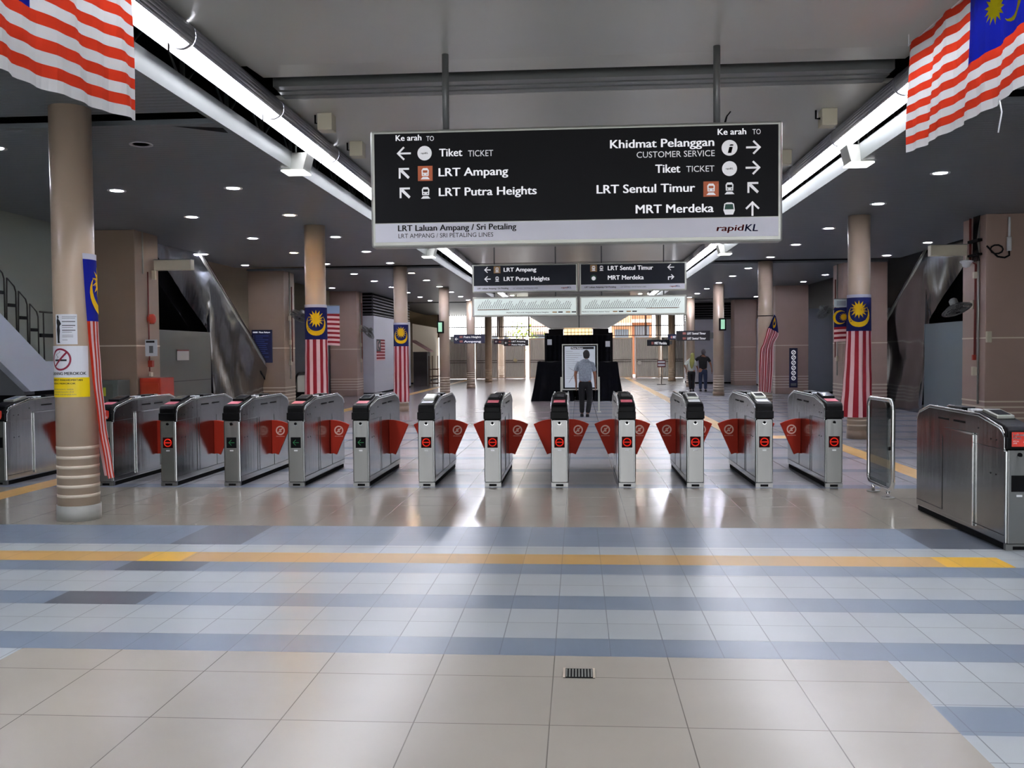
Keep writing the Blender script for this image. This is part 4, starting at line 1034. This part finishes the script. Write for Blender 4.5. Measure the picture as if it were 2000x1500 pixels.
m_.box(7.2, 7.28, 17.45, 17.9, 3.55, 3.6, matt_black); m_.box(7.2, 7.28, 17.45, 17.9, 3.3, 3.34, matt_black)
tag(m_.build('cable_bundle'), 'bundle of black cables near the top of the first right pillar', 'cables')
side_box(7.225, 17.62, 2.95, .06, .08, .12, cream_box, 'junction_box', 'upper small cream box on the first right pillar', 'junction box')
side_box(7.22, 17.62, 1.2, .07, .1, .16, cream_box, 'junction_box', 'lower cream box on the first right pillar', 'junction box')
side_box(7.35, 17.32, 1.82, .08, .07, .2, cream_box, 'junction_box', 'cream box beside the pale line of the first right pillar', 'junction box')
side_box(7.27, 17.75, 1.45, .06, .06, .1, red_box, 'fire_call_point', 'small red box at the end of the dark red pipe', 'call point')
t = thing('dome_camera', 'white dome camera under the cream box on the right pillar', 'camera', (7.14, 17.8, 3.18)); MB().lathe([(.001, -.08), (.06, -.06), (.08, 0), (.11, .02), (.11, .05), (.02, .07)], 20, white).build('dome', t)
MB().box(0, .14, -.02, .02, .02, .05, white).build('arm', t)
t = thing('antenna', 'white stick antenna with a looped black cable on the first right pillar', 'antenna', (7.68, 17.3, 3.35))
MB().cyl((0, 0, .25), .022, .35, white, 12).build('rod', t); MB().cyl((0, 0, 0), .04, .25, white, 14).build('base_tube', t)
m_ = MB(); m_.tube([(0, 0, .0), (0, -.01, -.08), (-.08, -.01, -.12), (-.2, -.01, -.1), (-.3, 0, 0), (-.38, .02, .1)], .016, matt_black); m_.tube([(-.22+.11*math.cos(a/10*2*PI), -.015, .03+.08*math.sin(a/10*2*PI)) for a in range(10)], .014, matt_black, 6, True); m_.build('cable', t)
MB().box(-.02, .02, .02, .06, .05, .12, profile_m).build('clamp', t)
# conduits on further pillars
for x, y, l in ((-8.405, 26.8, 'second left'), (-8.405, 35.7, 'third left'), (-8.405, 44.9, 'fourth left'), (7.255, 26.8, 'second right'), (7.255, 35.7, 'third right')):
    m_ = MB(); m_.tube([(x, y, ZC), (x, y, .9)], .018, sign_frame); m_.tube([(x, y+.2, 3.6), (x, y+.2, 1.4)], .018, red_pipe)
    for z in (2.6, 1.9, 1.3): m_.box(x-.03, x+.03, y-.05, y+.05, z, z+.14, cream_box)
    tag(m_.build('conduit'), 'pipes and small boxes on the corridor face of the %s pillar' % l, 'conduit')
# information boards
t = thing('information_board', 'navy information board with a white heading on the second left pillar', 'sign', (-9.1, 26.355, 1.38))
MB().box(-.3, .3, 0, .04, 0, .95, navy).build('panel', t, bevel=.006)
m_ = MB(); text(m_, 'Plaza Rakyat', -.08, .25, .86, .04, E1, sign_white); m_.flat([(-.26, .86), (-.12, .86), (-.12, .9), (-.26, .9)], E1, sign_white)
for i in range(13): m_.flat([(-.25, .1+.055*i), (-.22, .1+.055*i), (-.22, .125+.055*i), (-.25, .125+.055*i)], E1, ink_grey); m_.flat([(-.19, .105+.055*i), (.0+.2*abs(math.sin(i*1.7)), .105+.055*i), (.0+.2*abs(math.sin(i*1.7)), .12+.055*i), (-.19, .12+.055*i)], E1, mat('blue print', '4a5a9a', .5))
m_.build('lettering', t)
t = thing('prohibition_sign', 'tall narrow navy sign with six white round symbols on the third right pillar', 'sign', (7.95, 35.2, .24))
MB().box(-.15, .15, 0, .045, 0, 1.46, navy).build('panel', t, bevel=.006)
m_ = MB()
for i in range(6): z = 1.3-.19*i; disc(m_, 0, z, .085, E1, sign_white, 20, .05); m_.flat([(-.05, z-.035), (-.035, z-.05), (.05, z+.035), (.035, z+.05)], E1, sign_white)
m_.flat([(-.1, .06), (.1, .06), (.1, .16), (-.1, .16)], E1, ink_grey); m_.build('symbols', t)
# flag poster on the white kiosk (plane x = -8.02)
t = thing('flag_poster', 'small flag poster stuck on the white kiosk wall on the left', 'poster', (-8.02, 37.5, 1.35))
fp = lambda u, v, e: (.006+e, -.8+u*1.0, v)
flag_cloth(t, fp, 1.65, .85, (vflag_red, vflag_white, mat('dark print', '26242c', .6), vflag_white), False, nu=20)
# market stall behind the fourth left column
t = thing('covered_stall', 'dark stall with a sloping pink cover between the far left columns', 'stall', (-7.85, 46.5, 0))
MB().box(-.35, .35, -.5, .5, 0, 1.7, mat('dark stall panel', '2e2724', .7)).build('box', t)
MB().prism([(-.4, 2.3), (.5, 1.75), (.5, 1.68), (-.4, 2.2)], -.6, .6, pink_cover, 'y').build('cover', t)
m_ = MB()
for x, y in ((.45, -.55), (.9, -.55), (.45, .5), (.9, .5)): m_.box(x-.02, x+.02, y-.02, y+.02, 0, 1.5, wood)
for z in (.1, .45, .8): m_.box(.43, .92, -.57, -.53, z, z+.04, wood); m_.box(.43, .92, .48, .52, z, z+.04, wood)
m_.build('crate_rack', t)

# ------------------------------------------------------------------ back gates, grilles, bulkhead
def back_gate(x0, x1, label, tall=2.5):
    t = thing('folding_gate', label, 'gate', ((x0+x1)/2, 57.9, 0), group='grey ribbed gates closing the exit'); w = (x1-x0)/2-.03
    m_ = MB(); n = int(w*2/.09)
    for i in range(n): x = -w+2*w*i/n; m_.prism([(x, 0), (x+.045, -.025), (x+.09, 0)], .1, tall-.08, gate_panel, 'z')
    m_.box(-w, w, 0, .02, .1, tall-.08, gate_panel); m_.build('ribbed_panel', t)
    m_ = MB(); m_.box(-w-.02, -w+.06, -.05, .04, 0, tall, gate_frame_m); m_.box(w-.06, w+.02, -.05, .04, 0, tall, gate_frame_m); m_.box(-w, w, -.05, .04, tall-.08, tall, gate_frame_m); m_.box(-w, w, -.05, .04, .02, .1, gate_frame_m); m_.build('frame', t)
    m_ = MB(); m_.box(-w+.06, w-.06, -.05, -.03, 1.0, 1.03, rail_m); m_.box(-w+.06, w-.06, -.05, -.03, 1.13, 1.16, rail_m); m_.build('cross_rail', t)
gx = [(-8.3, -6.5), (-6.4, -4.95), (-4.6, -3.25), (-3.05, -1.6), (-1.5, 0), (0, 1.5), (1.85, 3.35), (3.5, 5.0), (5.1, 6.5)]
gn = ['leftmost, behind the blue board', 'between the fifth and sixth left columns', 'with the tilted paper, left of the black drapes', 'just left of the black drapes', 'hidden left half behind the black drapes',
      'hidden right half behind the black drapes', 'just right of the black drapes', 'with a round lock, right of the black drapes', 'rightmost, behind the small standing sign']
for (a_, b_), n_ in zip(gx, gn): back_gate(a_, b_, 'grey ribbed folding gate, '+n_)
def grille(x0, x1, label):
    t = thing('window_grille', label, 'grille', ((x0+x1)/2, 57.95, 2.6)); w = (x1-x0)/2; m_ = MB()
    n = int(w*2/.14)
    for i in range(n+1): x = -w+2*w*i/n; m_.box(x-.012, x+.012, -.012, .012, 0, 1.6, bar_m)
    m_.build('bars', t)
    m_ = MB()
    for z in (0, .6, 1.58): m_.box(-w, w, -.03, .03, z, z+.05, bar_m)
    for x in (-w, 0, w): m_.box(x-.04, x+.04, -.03, .03, 0, 1.62, bar_m)
    m_.build('frame', t)
grille(-8.7, -5.0, 'barred opening above the far left gates'); grille(-4.9, -1.2, 'barred opening above the gates left of the drapes')
grille(-1.1, 1.7, 'barred opening above the black drapes'); grille(1.8, 6.5, 'barred opening above the far right gates')
tag(MB().box(-.11, .11, -.01, .01, -.09, .09, mat('cream paper', 'd8d2b0', .6)).build('paper_note', loc=(-3.9, 57.82, 1.15)), 'tilted cream paper stuck on a far gate', 'notice').rotation_euler = (0, .6, 0)
t = MB().lathe([(.12, 0), (.12, .03), (.001, .035)], 20, white, axis='y'); tag(t.build('round_lock', loc=(3.75, 57.8, .95)), 'round white disc on the far right gate', 'lock')
# bulkhead with sloping ends, and the dark portal below it
t = thing('bulkhead', 'grey trapezoid soffit hanging above the black drapes', 'bulkhead', (.05, 46.5, 2.82))
MB().prism([(-1.46, 0), (1.46, 0), (2.5, .62), (2.5, 1.67), (-2.5, 1.67), (-2.5, .62)], -.45, 3.0, ceil_hi, 'y').build('soffit', t)
MB().box(-.02, .02, -.47, -.45, .0, .6, seam).build('joint', t)
t = thing('kiosk_lintel', 'dark stepped lintel below the trapezoid soffit', 'lintel', (0, 47.5, 0))
m_ = MB(); m_.box(-1.5, -.75, 0, .5, 0, 2.8, dark); m_.box(.75, 1.55, 0, .5, 0, 2.8, dark); m_.box(-1.5, 1.55, 0, .5, 0, 2.2, mat('dark brown panel', '251c1a', .6))
m_.box(-1.7, -1.5, 0, .5, 0, 2.6, dark); m_.box(1.55, 1.75, 0, .5, 0, 2.6, dark); m_.build('frame', t)
t = thing('transom_window', 'warm lit transom window in the dark portal above the map board', 'window', (0, 47.8, 2.32))
MB().box(-.72, .72, .05, .07, 0, .48, mat('warm lit pane', 'e6c890', .5, emit='ffd89a', es=1.0)).build('pane', t)
m_ = MB()
for i in range(9): m_.box(-.72+.18*i-.012, -.72+.18*i+.012, .02, .05, 0, .48, bar_m)
m_.box(-.74, .74, .02, .05, .3, .33, bar_m); m_.build('bars', t)
t = thing('spot_lamp', 'bright round lamp glowing below the warm transom window', 'lamp', (.1, 47.3, 2.27)); MB().lathe([(.001, -.08), (.06, -.06), (.09, 0), (.06, .06), (.001, .08)], 16, mat('lit lamp bulb', 'ffffff', .5, emit='fff4e8', es=12)).build('bulb', t)
MB().box(-.02, .02, .05, .2, -.02, .02, matt_black).build('arm', t)
# view outside the exit
struct('floor_outside', MB().box(-14, 14, 60, 95, -.12, -.02, mat('outside paving', 'b8b4ac', .8)))
def shop(x0, x1, y, z, m_, n_, l):
    t = thing('shop_front', l, 'building', ((x0+x1)/2, y, 0)); w = (x1-x0)/2; MB().box(-w, w, 0, 2, -.1, z, m_).build('wall', t)
    MB().box(-w*.7, w*.7, -.05, 0, .1, z*.7, mat('shop glass '+n_, '6a7078', .2)).build('window', t); MB().box(-w, w, -.5, 0, z*.75, z*.8, mat('shop awning '+n_, 'd8d0c0', .6)).build('awning', t)
shop(-3.6, -2.2, 68, 4.2, mat('peach shop wall', 'e8cdbd', .7), 'a', 'peach shop wall outside, seen through the bars left of centre')
shop(2.4, 3.8, 67, 4.6, mat('orange shop wall', 'd8a27c', .7), 'b', 'orange shop wall outside, seen through the bars on the right')
shop(3.9, 5.4, 69, 5.0, mat('brown shop wall', 'a87454', .7), 'c', 'brown shop wall outside, right of the orange one')
shop(-7.5, -5.0, 72, 4.2, mat('white shop wall', 'd8dade', .7), 'd', 'white shop wall outside, seen through the far left bars')
rnd = random.Random(4); m_ = MB()
for i in range(260):
    a_, b_, c_ = rnd.gauss(0, .45), rnd.gauss(0, .3), rnd.gauss(0, .4); s_ = .1; p = Vector((a_, b_, c_)); q_ = Vector((rnd.uniform(-1,1), rnd.uniform(-1,1), rnd.uniform(-1,1))).normalized()*s_; r_ = q_.cross(Vector((0,0,1)))
    m_.add([p-q_, p-r_, p+q_, p+r_], [(0,1,2,3)], mat('yellow green leaf', 'a8b848', .7))
t = thing('shrub', 'yellow green shrub outside behind the bars left of the drapes', 'shrub', (-3.75, 63.5, 0)); m_.v = [(v[0], v[1], v[2]+2.85) for v in m_.v]; m_.build('foliage', t); MB().tube([(0,0,-.05),(.05,0,1.4),(0,0,2.8)], .05, wood).build('trunk', t)

# ------------------------------------------------------------------ black draped furniture, map board
def draped(x0, x1, y0, y1, z, fl_, label, seed, lean=0):
    t = thing('draped_table', label, 'draped table', ((x0+x1)/2, (y0+y1)/2, 0)); w, d_ = (x1-x0)/2, (y1-y0)/2; rnd = random.Random(seed)
    n = 48; ring = []
    for i in range(n):
        f_ = i/n*4; k = int(f_); g_ = f_-k
        c = [(-w,-d_),(w,-d_),(w,d_),(-w,d_)]; p = c[k]; q_ = c[(k+1) % 4]; ring.append((p[0]+(q_[0]-p[0])*g_, p[1]+(q_[1]-p[1])*g_))
    vs = []; lv = [1, .97, .66, .33, 0]
    for li, L_ in enumerate(lv):
        for i, (x, y) in enumerate(ring):
            o_ = fl_*(1-L_)**1.3+.03*math.sin(i*1.9+seed)*(1-L_)
            r_ = math.hypot(x/w, y/d_); vs.append((x*(1+o_/w*.9)+lean*(1-L_), y*(1+o_/d_*.5), z*L_+(.015*math.sin(i*.9) if li == 0 else 0)))
    m_ = MB(); fs = [tuple(range(n))[::-1]]
    for k in range(len(lv)-1):
        for i in range(n): j = (i+1) % n; fs.append((k*n+i, k*n+j, (k+1)*n+j, (k+1)*n+i))
    m_.add(vs, fs, drape); m_.build('cloth', t)
draped(-1.35, -.35, 30.9, 32.6, 1.30, .22, 'tall table under a black cloth left of the map board', 1)
draped(.70, 1.30, 30.9, 32.4, 1.28, .20, 'table under a black cloth right of the map board', 2)
draped(-.05, .40, 31.4, 33.0, .78, .03, 'low black draped table behind the map board', 5)
t = thing('backdrop', 'tall black cloth backdrop behind the draped tables', 'backdrop', (0, 33.5, 0)); m_ = MB(); n = 60
vs = [(-1.13+2.27*i/n, .04*math.sin(i*1.3)+.02*math.sin(i*3.1), z) for z in (0, 1.2, 2.22) for i in range(n+1)]; m_.add(vs, [(k*(n+1)+i, k*(n+1)+i+1, (k+1)*(n+1)+i+1, (k+1)*(n+1)+i) for k in range(2) for i in range(n)], drape, True); m_.build('cloth', t, solid=.01)
m_ = MB(); m_.tube([(-1.13, .06, 0), (-1.13, .06, 2.22), (1.14, .06, 2.22), (1.14, .06, 0)], .02, matt_black); m_.build('frame', t)
for x, l in ((-1.02, 'left'), (1.05, 'right')): tag(MB().box(-.08, .08, -.005, .005, -.1, .1, paper).build('paper_note', loc=(x, 33.42, 1.98 if x < 0 else 1.9)), 'small pale paper pinned to the %s side of the black backdrop' % l, 'notice')
t = thing('map_board', 'framed station map on posts in front of the black drapes', 'map board', (.045, 24.9, 0))
MB().box(-.48, .48, 0, .09, .60, 1.83, sign_frame).build('frame', t, bevel=.01)
MB().box(-.45, .45, -.004, .0, .635, 1.80, matt_black).build('mount', t); MB().box(-.405, .405, -.008, -.004, .67, 1.765, mat('pale board map', 'c2c9d2', .5, emit='dfe8f2', es=.10)).build('map_sheet', t)  # map sheet given a faint glow, with no lamp in the board
m_ = MB(); E9 = lambda u, v: (u, -.0105, v); m_.flat([(-.24, 1.69), (.37, 1.69), (.37, 1.75), (-.24, 1.75)], E9, ink); E10 = lambda u, v: (u, -.012, v)
text(m_, 'Plaza Rakyat', -.22, .08, 1.705, .03, E10, sign_white)
for i in range(14): z = 1.63-.055*i; l = .18+.25*abs(math.sin(i*2.3)); m_.flat([(-.37, z), (-.37+l, z), (-.37+l, z+.006), (-.37, z+.006)], E9, ink_grey)
m_.tube([(-.3, -.011, .8), (-.1, -.011, 1.1), (.0, -.011, 1.3), (.2, -.011, 1.5)], .004, ink_grey); m_.tube([(-.3, -.011, 1.2), (.1, -.011, .95), (.3, -.011, .8)], .004, ink_grey); m_.build('map_print', t)
for x in (-.50, .50):
    m_ = MB(); m_.box(x-.022, x+.022, .01, .06, .0, .95, sign_frame); m_.box(x-.05, x+.05, -.06, .12, 0, .02, sign_frame); m_.build('post', t)
# small standing sign near the far right gates
t = thing('standing_sign', 'small standing sign with a red and white plate at the far right', 'sign', (4.05, 46.0, 0))
MB().cyl((0, 0, 0), .02, .9, rail_m).build('pole', t); m_ = MB(); m_.box(-.22, .22, -.03, .03, 0, .03, rail_m); m_.box(-.03, .03, -.22, .22, 0, .03, rail_m); m_.build('foot', t)
MB().box(-.2, .2, -.04, -.02, .85, 1.2, mat('maroon plate', '6a2a30', .5)).build('plate', t); m_ = MB(); 
for z in (.91, 1.06): m_.box(-.17, .17, -.043, -.04, z, z+.09, paper)
m_.build('print_panels', t)

# ------------------------------------------------------------------ people
def skinmesh(name, nodes, edges, mt, parent, root=0, sub=2):
    """nodes: (x, y, z, r[, ry])"""
    me = bpy.data.meshes.new(name); me.from_pydata([n_[:3] for n_ in nodes], edges, []); me.materials.append(mt)
    o = bpy.data.objects.new(name, me); C.objects.link(o); o.parent = parent
    sk = o.modifiers.new('skin', 'SKIN'); sk.use_smooth_shade = True
    if not me.skin_vertices: me.skin_vertices.new() if hasattr(me.skin_vertices, 'new') else None
    for i, n_ in enumerate(nodes):
        sv = me.skin_vertices[0].data[i]; sv.radius = (n_[3], n_[4] if len(n_) > 4 else n_[3]); sv.use_root = (i == root)
    ss = o.modifiers.new('sub', 'SUBSURF'); ss.levels = sub; ss.render_levels = sub
    return o
def head(t, x, y, z, rx, ry, rz_, hair_m, hair_full=1.0, yaw=0, name='head'):
    """head seen mostly from the back; faces +y turned by yaw"""
    R3 = Matrix.Rotation(yaw, 3, 'Z')
    def place(mb): mb.v = [tuple(R3 @ Vector(v)+Vector((x, y, z))) for v in mb.v]; return mb
    n, m_ = 24, 16; b = MB(); vs = []
    for k in range(m_+1):
        ph = PI*k/m_
        for i in range(n):
            th = 2*PI*i/n; dx, dy, dz = math.sin(ph)*math.cos(th), math.sin(ph)*math.sin(th), math.cos(ph)
            w_ = 1-.28*max(0, -dz)**1.5
            px_, py_, pz = rx*dx*w_, ry*dy*(w_ if dy < 0 else 1-.1*max(0, -dz)), rz_*dz
            if dy > .75 and abs(dx) < .35: # nose, brow
                py_ += .018*max(0, 1-abs(dz+.12)/.22)*(1-abs(dx)/.35)
                py_ -= .006*max(0, 1-abs(dz-.05)/.1)
            vs.append((px_, py_, pz))
    fs = [(k*n+i, (k+1)*n+i, (k+1)*n+(i+1) % n, k*n+(i+1) % n) for k in range(m_) for i in range(n)]
    b.add(vs, fs, skin, True)
    for sg in (-1, 1):
        b.lathe([(.001, 0), (.020, .004), (.024, .012), (.012, .018)], 10, skin, (sg*(rx-.006), -.005, -.01), axis='x' if sg > 0 else 'x')
        b.lathe([(.001, -.006), (.012, 0), (.001, .003)], 10, white, (sg*.03, ry*.90, .015), axis='y')
        b.lathe([(.001, 0), (.005, .003), (.001, .004)], 8, ink, (sg*.03, ry*.93, .015), axis='y')
    b.box(-.022, .022, ry*.84, ry*.90, -.062, -.054, mat('lips', '8a4a42', .5))
    place(b); b.build(name, t)
    h = MB(); vs = []; kk = 11
    for k in range(kk+1):
        ph = PI*.74*k/kk
        for i in range(n):
            th = 2*PI*i/n; dx, dy, dz = math.sin(ph)*math.cos(th), math.sin(ph)*math.sin(th), math.cos(ph)
            s_ = 1.07
            if dy > .1: dz2 = max(dz, .25+.35*dy)
            else: dz2 = dz
            vs.append((rx*dx*s_, ry*dy*s_-.004, rz_*dz2*s_))
    fs = [(k*n+i, (k+1)*n+i, (k+1)*n+(i+1) % n, k*n+(i+1) % n) for k in range(kk) for i in range(n)]
    h.add(vs, fs, hair_m, True); place(h); h.build('hair', t)
def hand_nodes(x, y, z, s, thumb):
    """palm pointing down with five fingers; returns nodes, edges relative to index base b"""
    N = [(x, y, z, .024, .018), (x+.004*s, y+.008, z-.045, .030, .016), (x+.006*s, y+.014, z-.085, .028, .015)]; Ed = [(0, 1), (1, 2)]
    for k, (dy, l) in enumerate(((-.028, .062), (-.010, .072), (.010, .068), (.028, .052))):
        a_ = len(N); N += [(x+.006*s, y+.014+dy, z-.095, .0095), (x+.004*s, y+.018+dy, z-.095-l*.55, .0088), (x-.006*s, y+.022+dy, z-.095-l, .0075)]; Ed += [(2, a_), (a_, a_+1), (a_+1, a_+2)]
    a_ = len(N); N += [(x+.0*s, y+.036*thumb, z-.045, .011), (x-.004*s, y+.056*thumb, z-.078, .009)]; Ed += [(0, a_), (a_, a_+1)]
    return N, Ed
def person(label, loc, rz, sc, P, up_m, lo_m, hair_m, sleeves=.55, long_hair=False, shirt_len=0):
    t = thing('person', label, 'person', loc, rz); t.scale = (sc, sc, sc)
    # body skeleton: 0 pelvis 1 belly 2 chest 3 neck base 4 neck top, then arms, legs
    N = [(0, 0, .92, .135, .10), (0, 0, 1.08, .125, .095), (0, -.01, 1.32, .165, .10), (0, 0, 1.43, .085, .07), (P.get('hx', 0)*.6, .01, 1.50, .052, .052)]
    Ed = [(0, 1), (1, 2), (2, 3), (3, 4)]
    wr = []
    for sg, key in ((-1, 'l'), (1, 'r')):
        sh, el, wrr = P['s'+key], P['e'+key], P['w'+key]; b = len(N)
        N += [(sh[0], sh[1], sh[2], .062, .055), (el[0], el[1], el[2], .042, .042), (wrr[0], wrr[1], wrr[2], .026, .024)]
        Ed += [(2, b), (b, b+1), (b+1, b+2)]; wr.append(b+2)
        HN, HE = hand_nodes(wrr[0], wrr[1], wrr[2]-.03, sg, 1); o_ = len(N); N += HN; Ed += [(b+2, o_)]+[(a_+o_, c_+o_) for a_, c_ in HE]
    lg = []
    for sg, key in ((-1, 'l'), (1, 'r')):
        kn, an = P['k'+key], P['a'+key]; b = len(N)
        N += [(sg*.085, 0, .84, .10, .10), (kn[0], kn[1], kn[2], .062, .06), (an[0], an[1], an[2], .038, .038), (an[0]+sg*.02, an[1]+.05, an[2]-.05, .035, .03)]
        Ed += [(0, b), (b, b+1), (b+1, b+2), (b+2, b+3)]; lg.append(b)
    skinmesh('body', N, Ed, skin, t)
    head(t, P.get('hx', 0), P.get('hy', .02), 1.60, .080, .100, .122, hair_m, yaw=P.get('hyaw', 0))
    # shirt
    bz = .84-shirt_len
    SN = [(0, 0, bz, .185, .135), (0, 0, 1.05, .172, .125), (0, -.005, 1.30, .205, .13), (0, 0, 1.40, .15, .10), (0, .005, 1.50, .072, .068)]; SE = [(0, 1), (1, 2), (2, 3), (3, 4)]
    for key in 'lr':
        sh, el = Vector(P['s'+key]), Vector(P['e'+key]); c = sh.lerp(el, sleeves*1.5 if sleeves < .6 else 1); b = len(SN)
        SN += [(sh.x, sh.y, sh.z+.005, .088, .078), (c.x, c.y, c.z, .072, .07)]; SE += [(2, b), (b, b+1)]
    skinmesh('shirt', SN, SE, up_m, t)
    # trousers
    TN = [(0, 0, .96, .150, .115), (0, 0, .88, .150, .12)]; TE = [(0, 1)]
    for sg, key in ((-1, 'l'), (1, 'r')):
        kn, an = P['k'+key], P['a'+key]; b = len(TN)
        TN += [(sg*.088, 0, .80, .108, .11), (kn[0], kn[1], kn[2], .078, .078), (an[0], an[1], an[2]-.01, .062, .064)]; TE += [(1, b), (b, b+1), (b+1, b+2)]
    skinmesh('trousers', TN, TE, lo_m, t)
    for key in 'lr':
        an = P['a'+key]; s_ = 1 if key == 'r' else -1; lift = P.get('lift'+key, 0)
        zt = an[2]-.05
        m_ = MB(); m_.prism([(-.09, zt-.03), (-.10, zt+.03), (-.03, zt+.055), (.06, zt+.02), (.15, zt+.0), (.18, zt-.02), (.17, zt-.035-lift), (-.06, zt-.035)], -.042, .042, shoe)
        m_.v = [(v[0]+an[0], v[1]+an[1], max(0, v[2])) for v in m_.v]; m_.build('shoe', t, bevel=.015)
    if long_hair:
        HNn = [(P.get('hx', 0), -.03, 1.68, .085, .07), (P.get('hx', 0)-.01, -.085, 1.52, .10, .06), (P.get('hx', 0)-.04, -.13, 1.32, .125, .045), (P.get('hx', 0)-.05, -.135, 1.12, .075, .03), (P.get('hx', 0)-.05, -.13, 1.02, .03, .02)]
        skinmesh('long_hair', HNn, [(0, 1), (1, 2), (2, 3), (3, 4)], hair_m, t)
    return t
P1 = dict(sl=(-.19, 0, 1.36), el=(-.255, -.02, 1.09), wl=(-.235, .04, .86), sr=(.19, 0, 1.35), er=(.25, .0, 1.08), wr=(.255, .08, .86),
          kl=(-.09, .03, .47), al=(-.085, -.03, .085), kr=(.12, .02, .47), ar=(.06, -.10, .085), hx=.03, hy=.03, hyaw=.35)
person('person in a patterned grey shirt and black trousers facing the map board', (.17, 23.35, 0), -.06, .965, P1, shirt_g, trous, hair_dk, .5)
P2 = dict(sl=(-.19, 0, 1.36), el=(-.33, .05, 1.22), wl=(-.42, .0, 1.10), sr=(.20, 0, 1.36), er=(.30, -.04, 1.12), wr=(.36, .02, .90),
          kl=(-.10, .06, .48), al=(-.10, .02, .085), kr=(.10, .0, .47), ar=(.09, -.08, .085), hx=.02, hy=.02)
person('person in a black t-shirt and blue jeans walking away beside a companion', (4.98, 37.8, 0), 0, .985, P2, tee, jeans, mat('short grey hair', '5a5458', .8), .5)
P3 = dict(sl=(-.17, 0, 1.36), el=(-.30, -.06, 1.16), wl=(-.22, .06, .98), sr=(.17, 0, 1.36), er=(.24, .02, 1.12), wr=(.30, .10, 1.0),
          kl=(-.07, .02, .47), al=(-.05, -.10, .085), kr=(.08, .05, .48), ar=(.08, .06, .085), hx=.05, hy=.03)
person('person with long blonde hair and a pale blouse walking away beside the other', (4.52, 37.8, 0), 0, .90, P3, top_w, trous, hair_bl, .7, True)
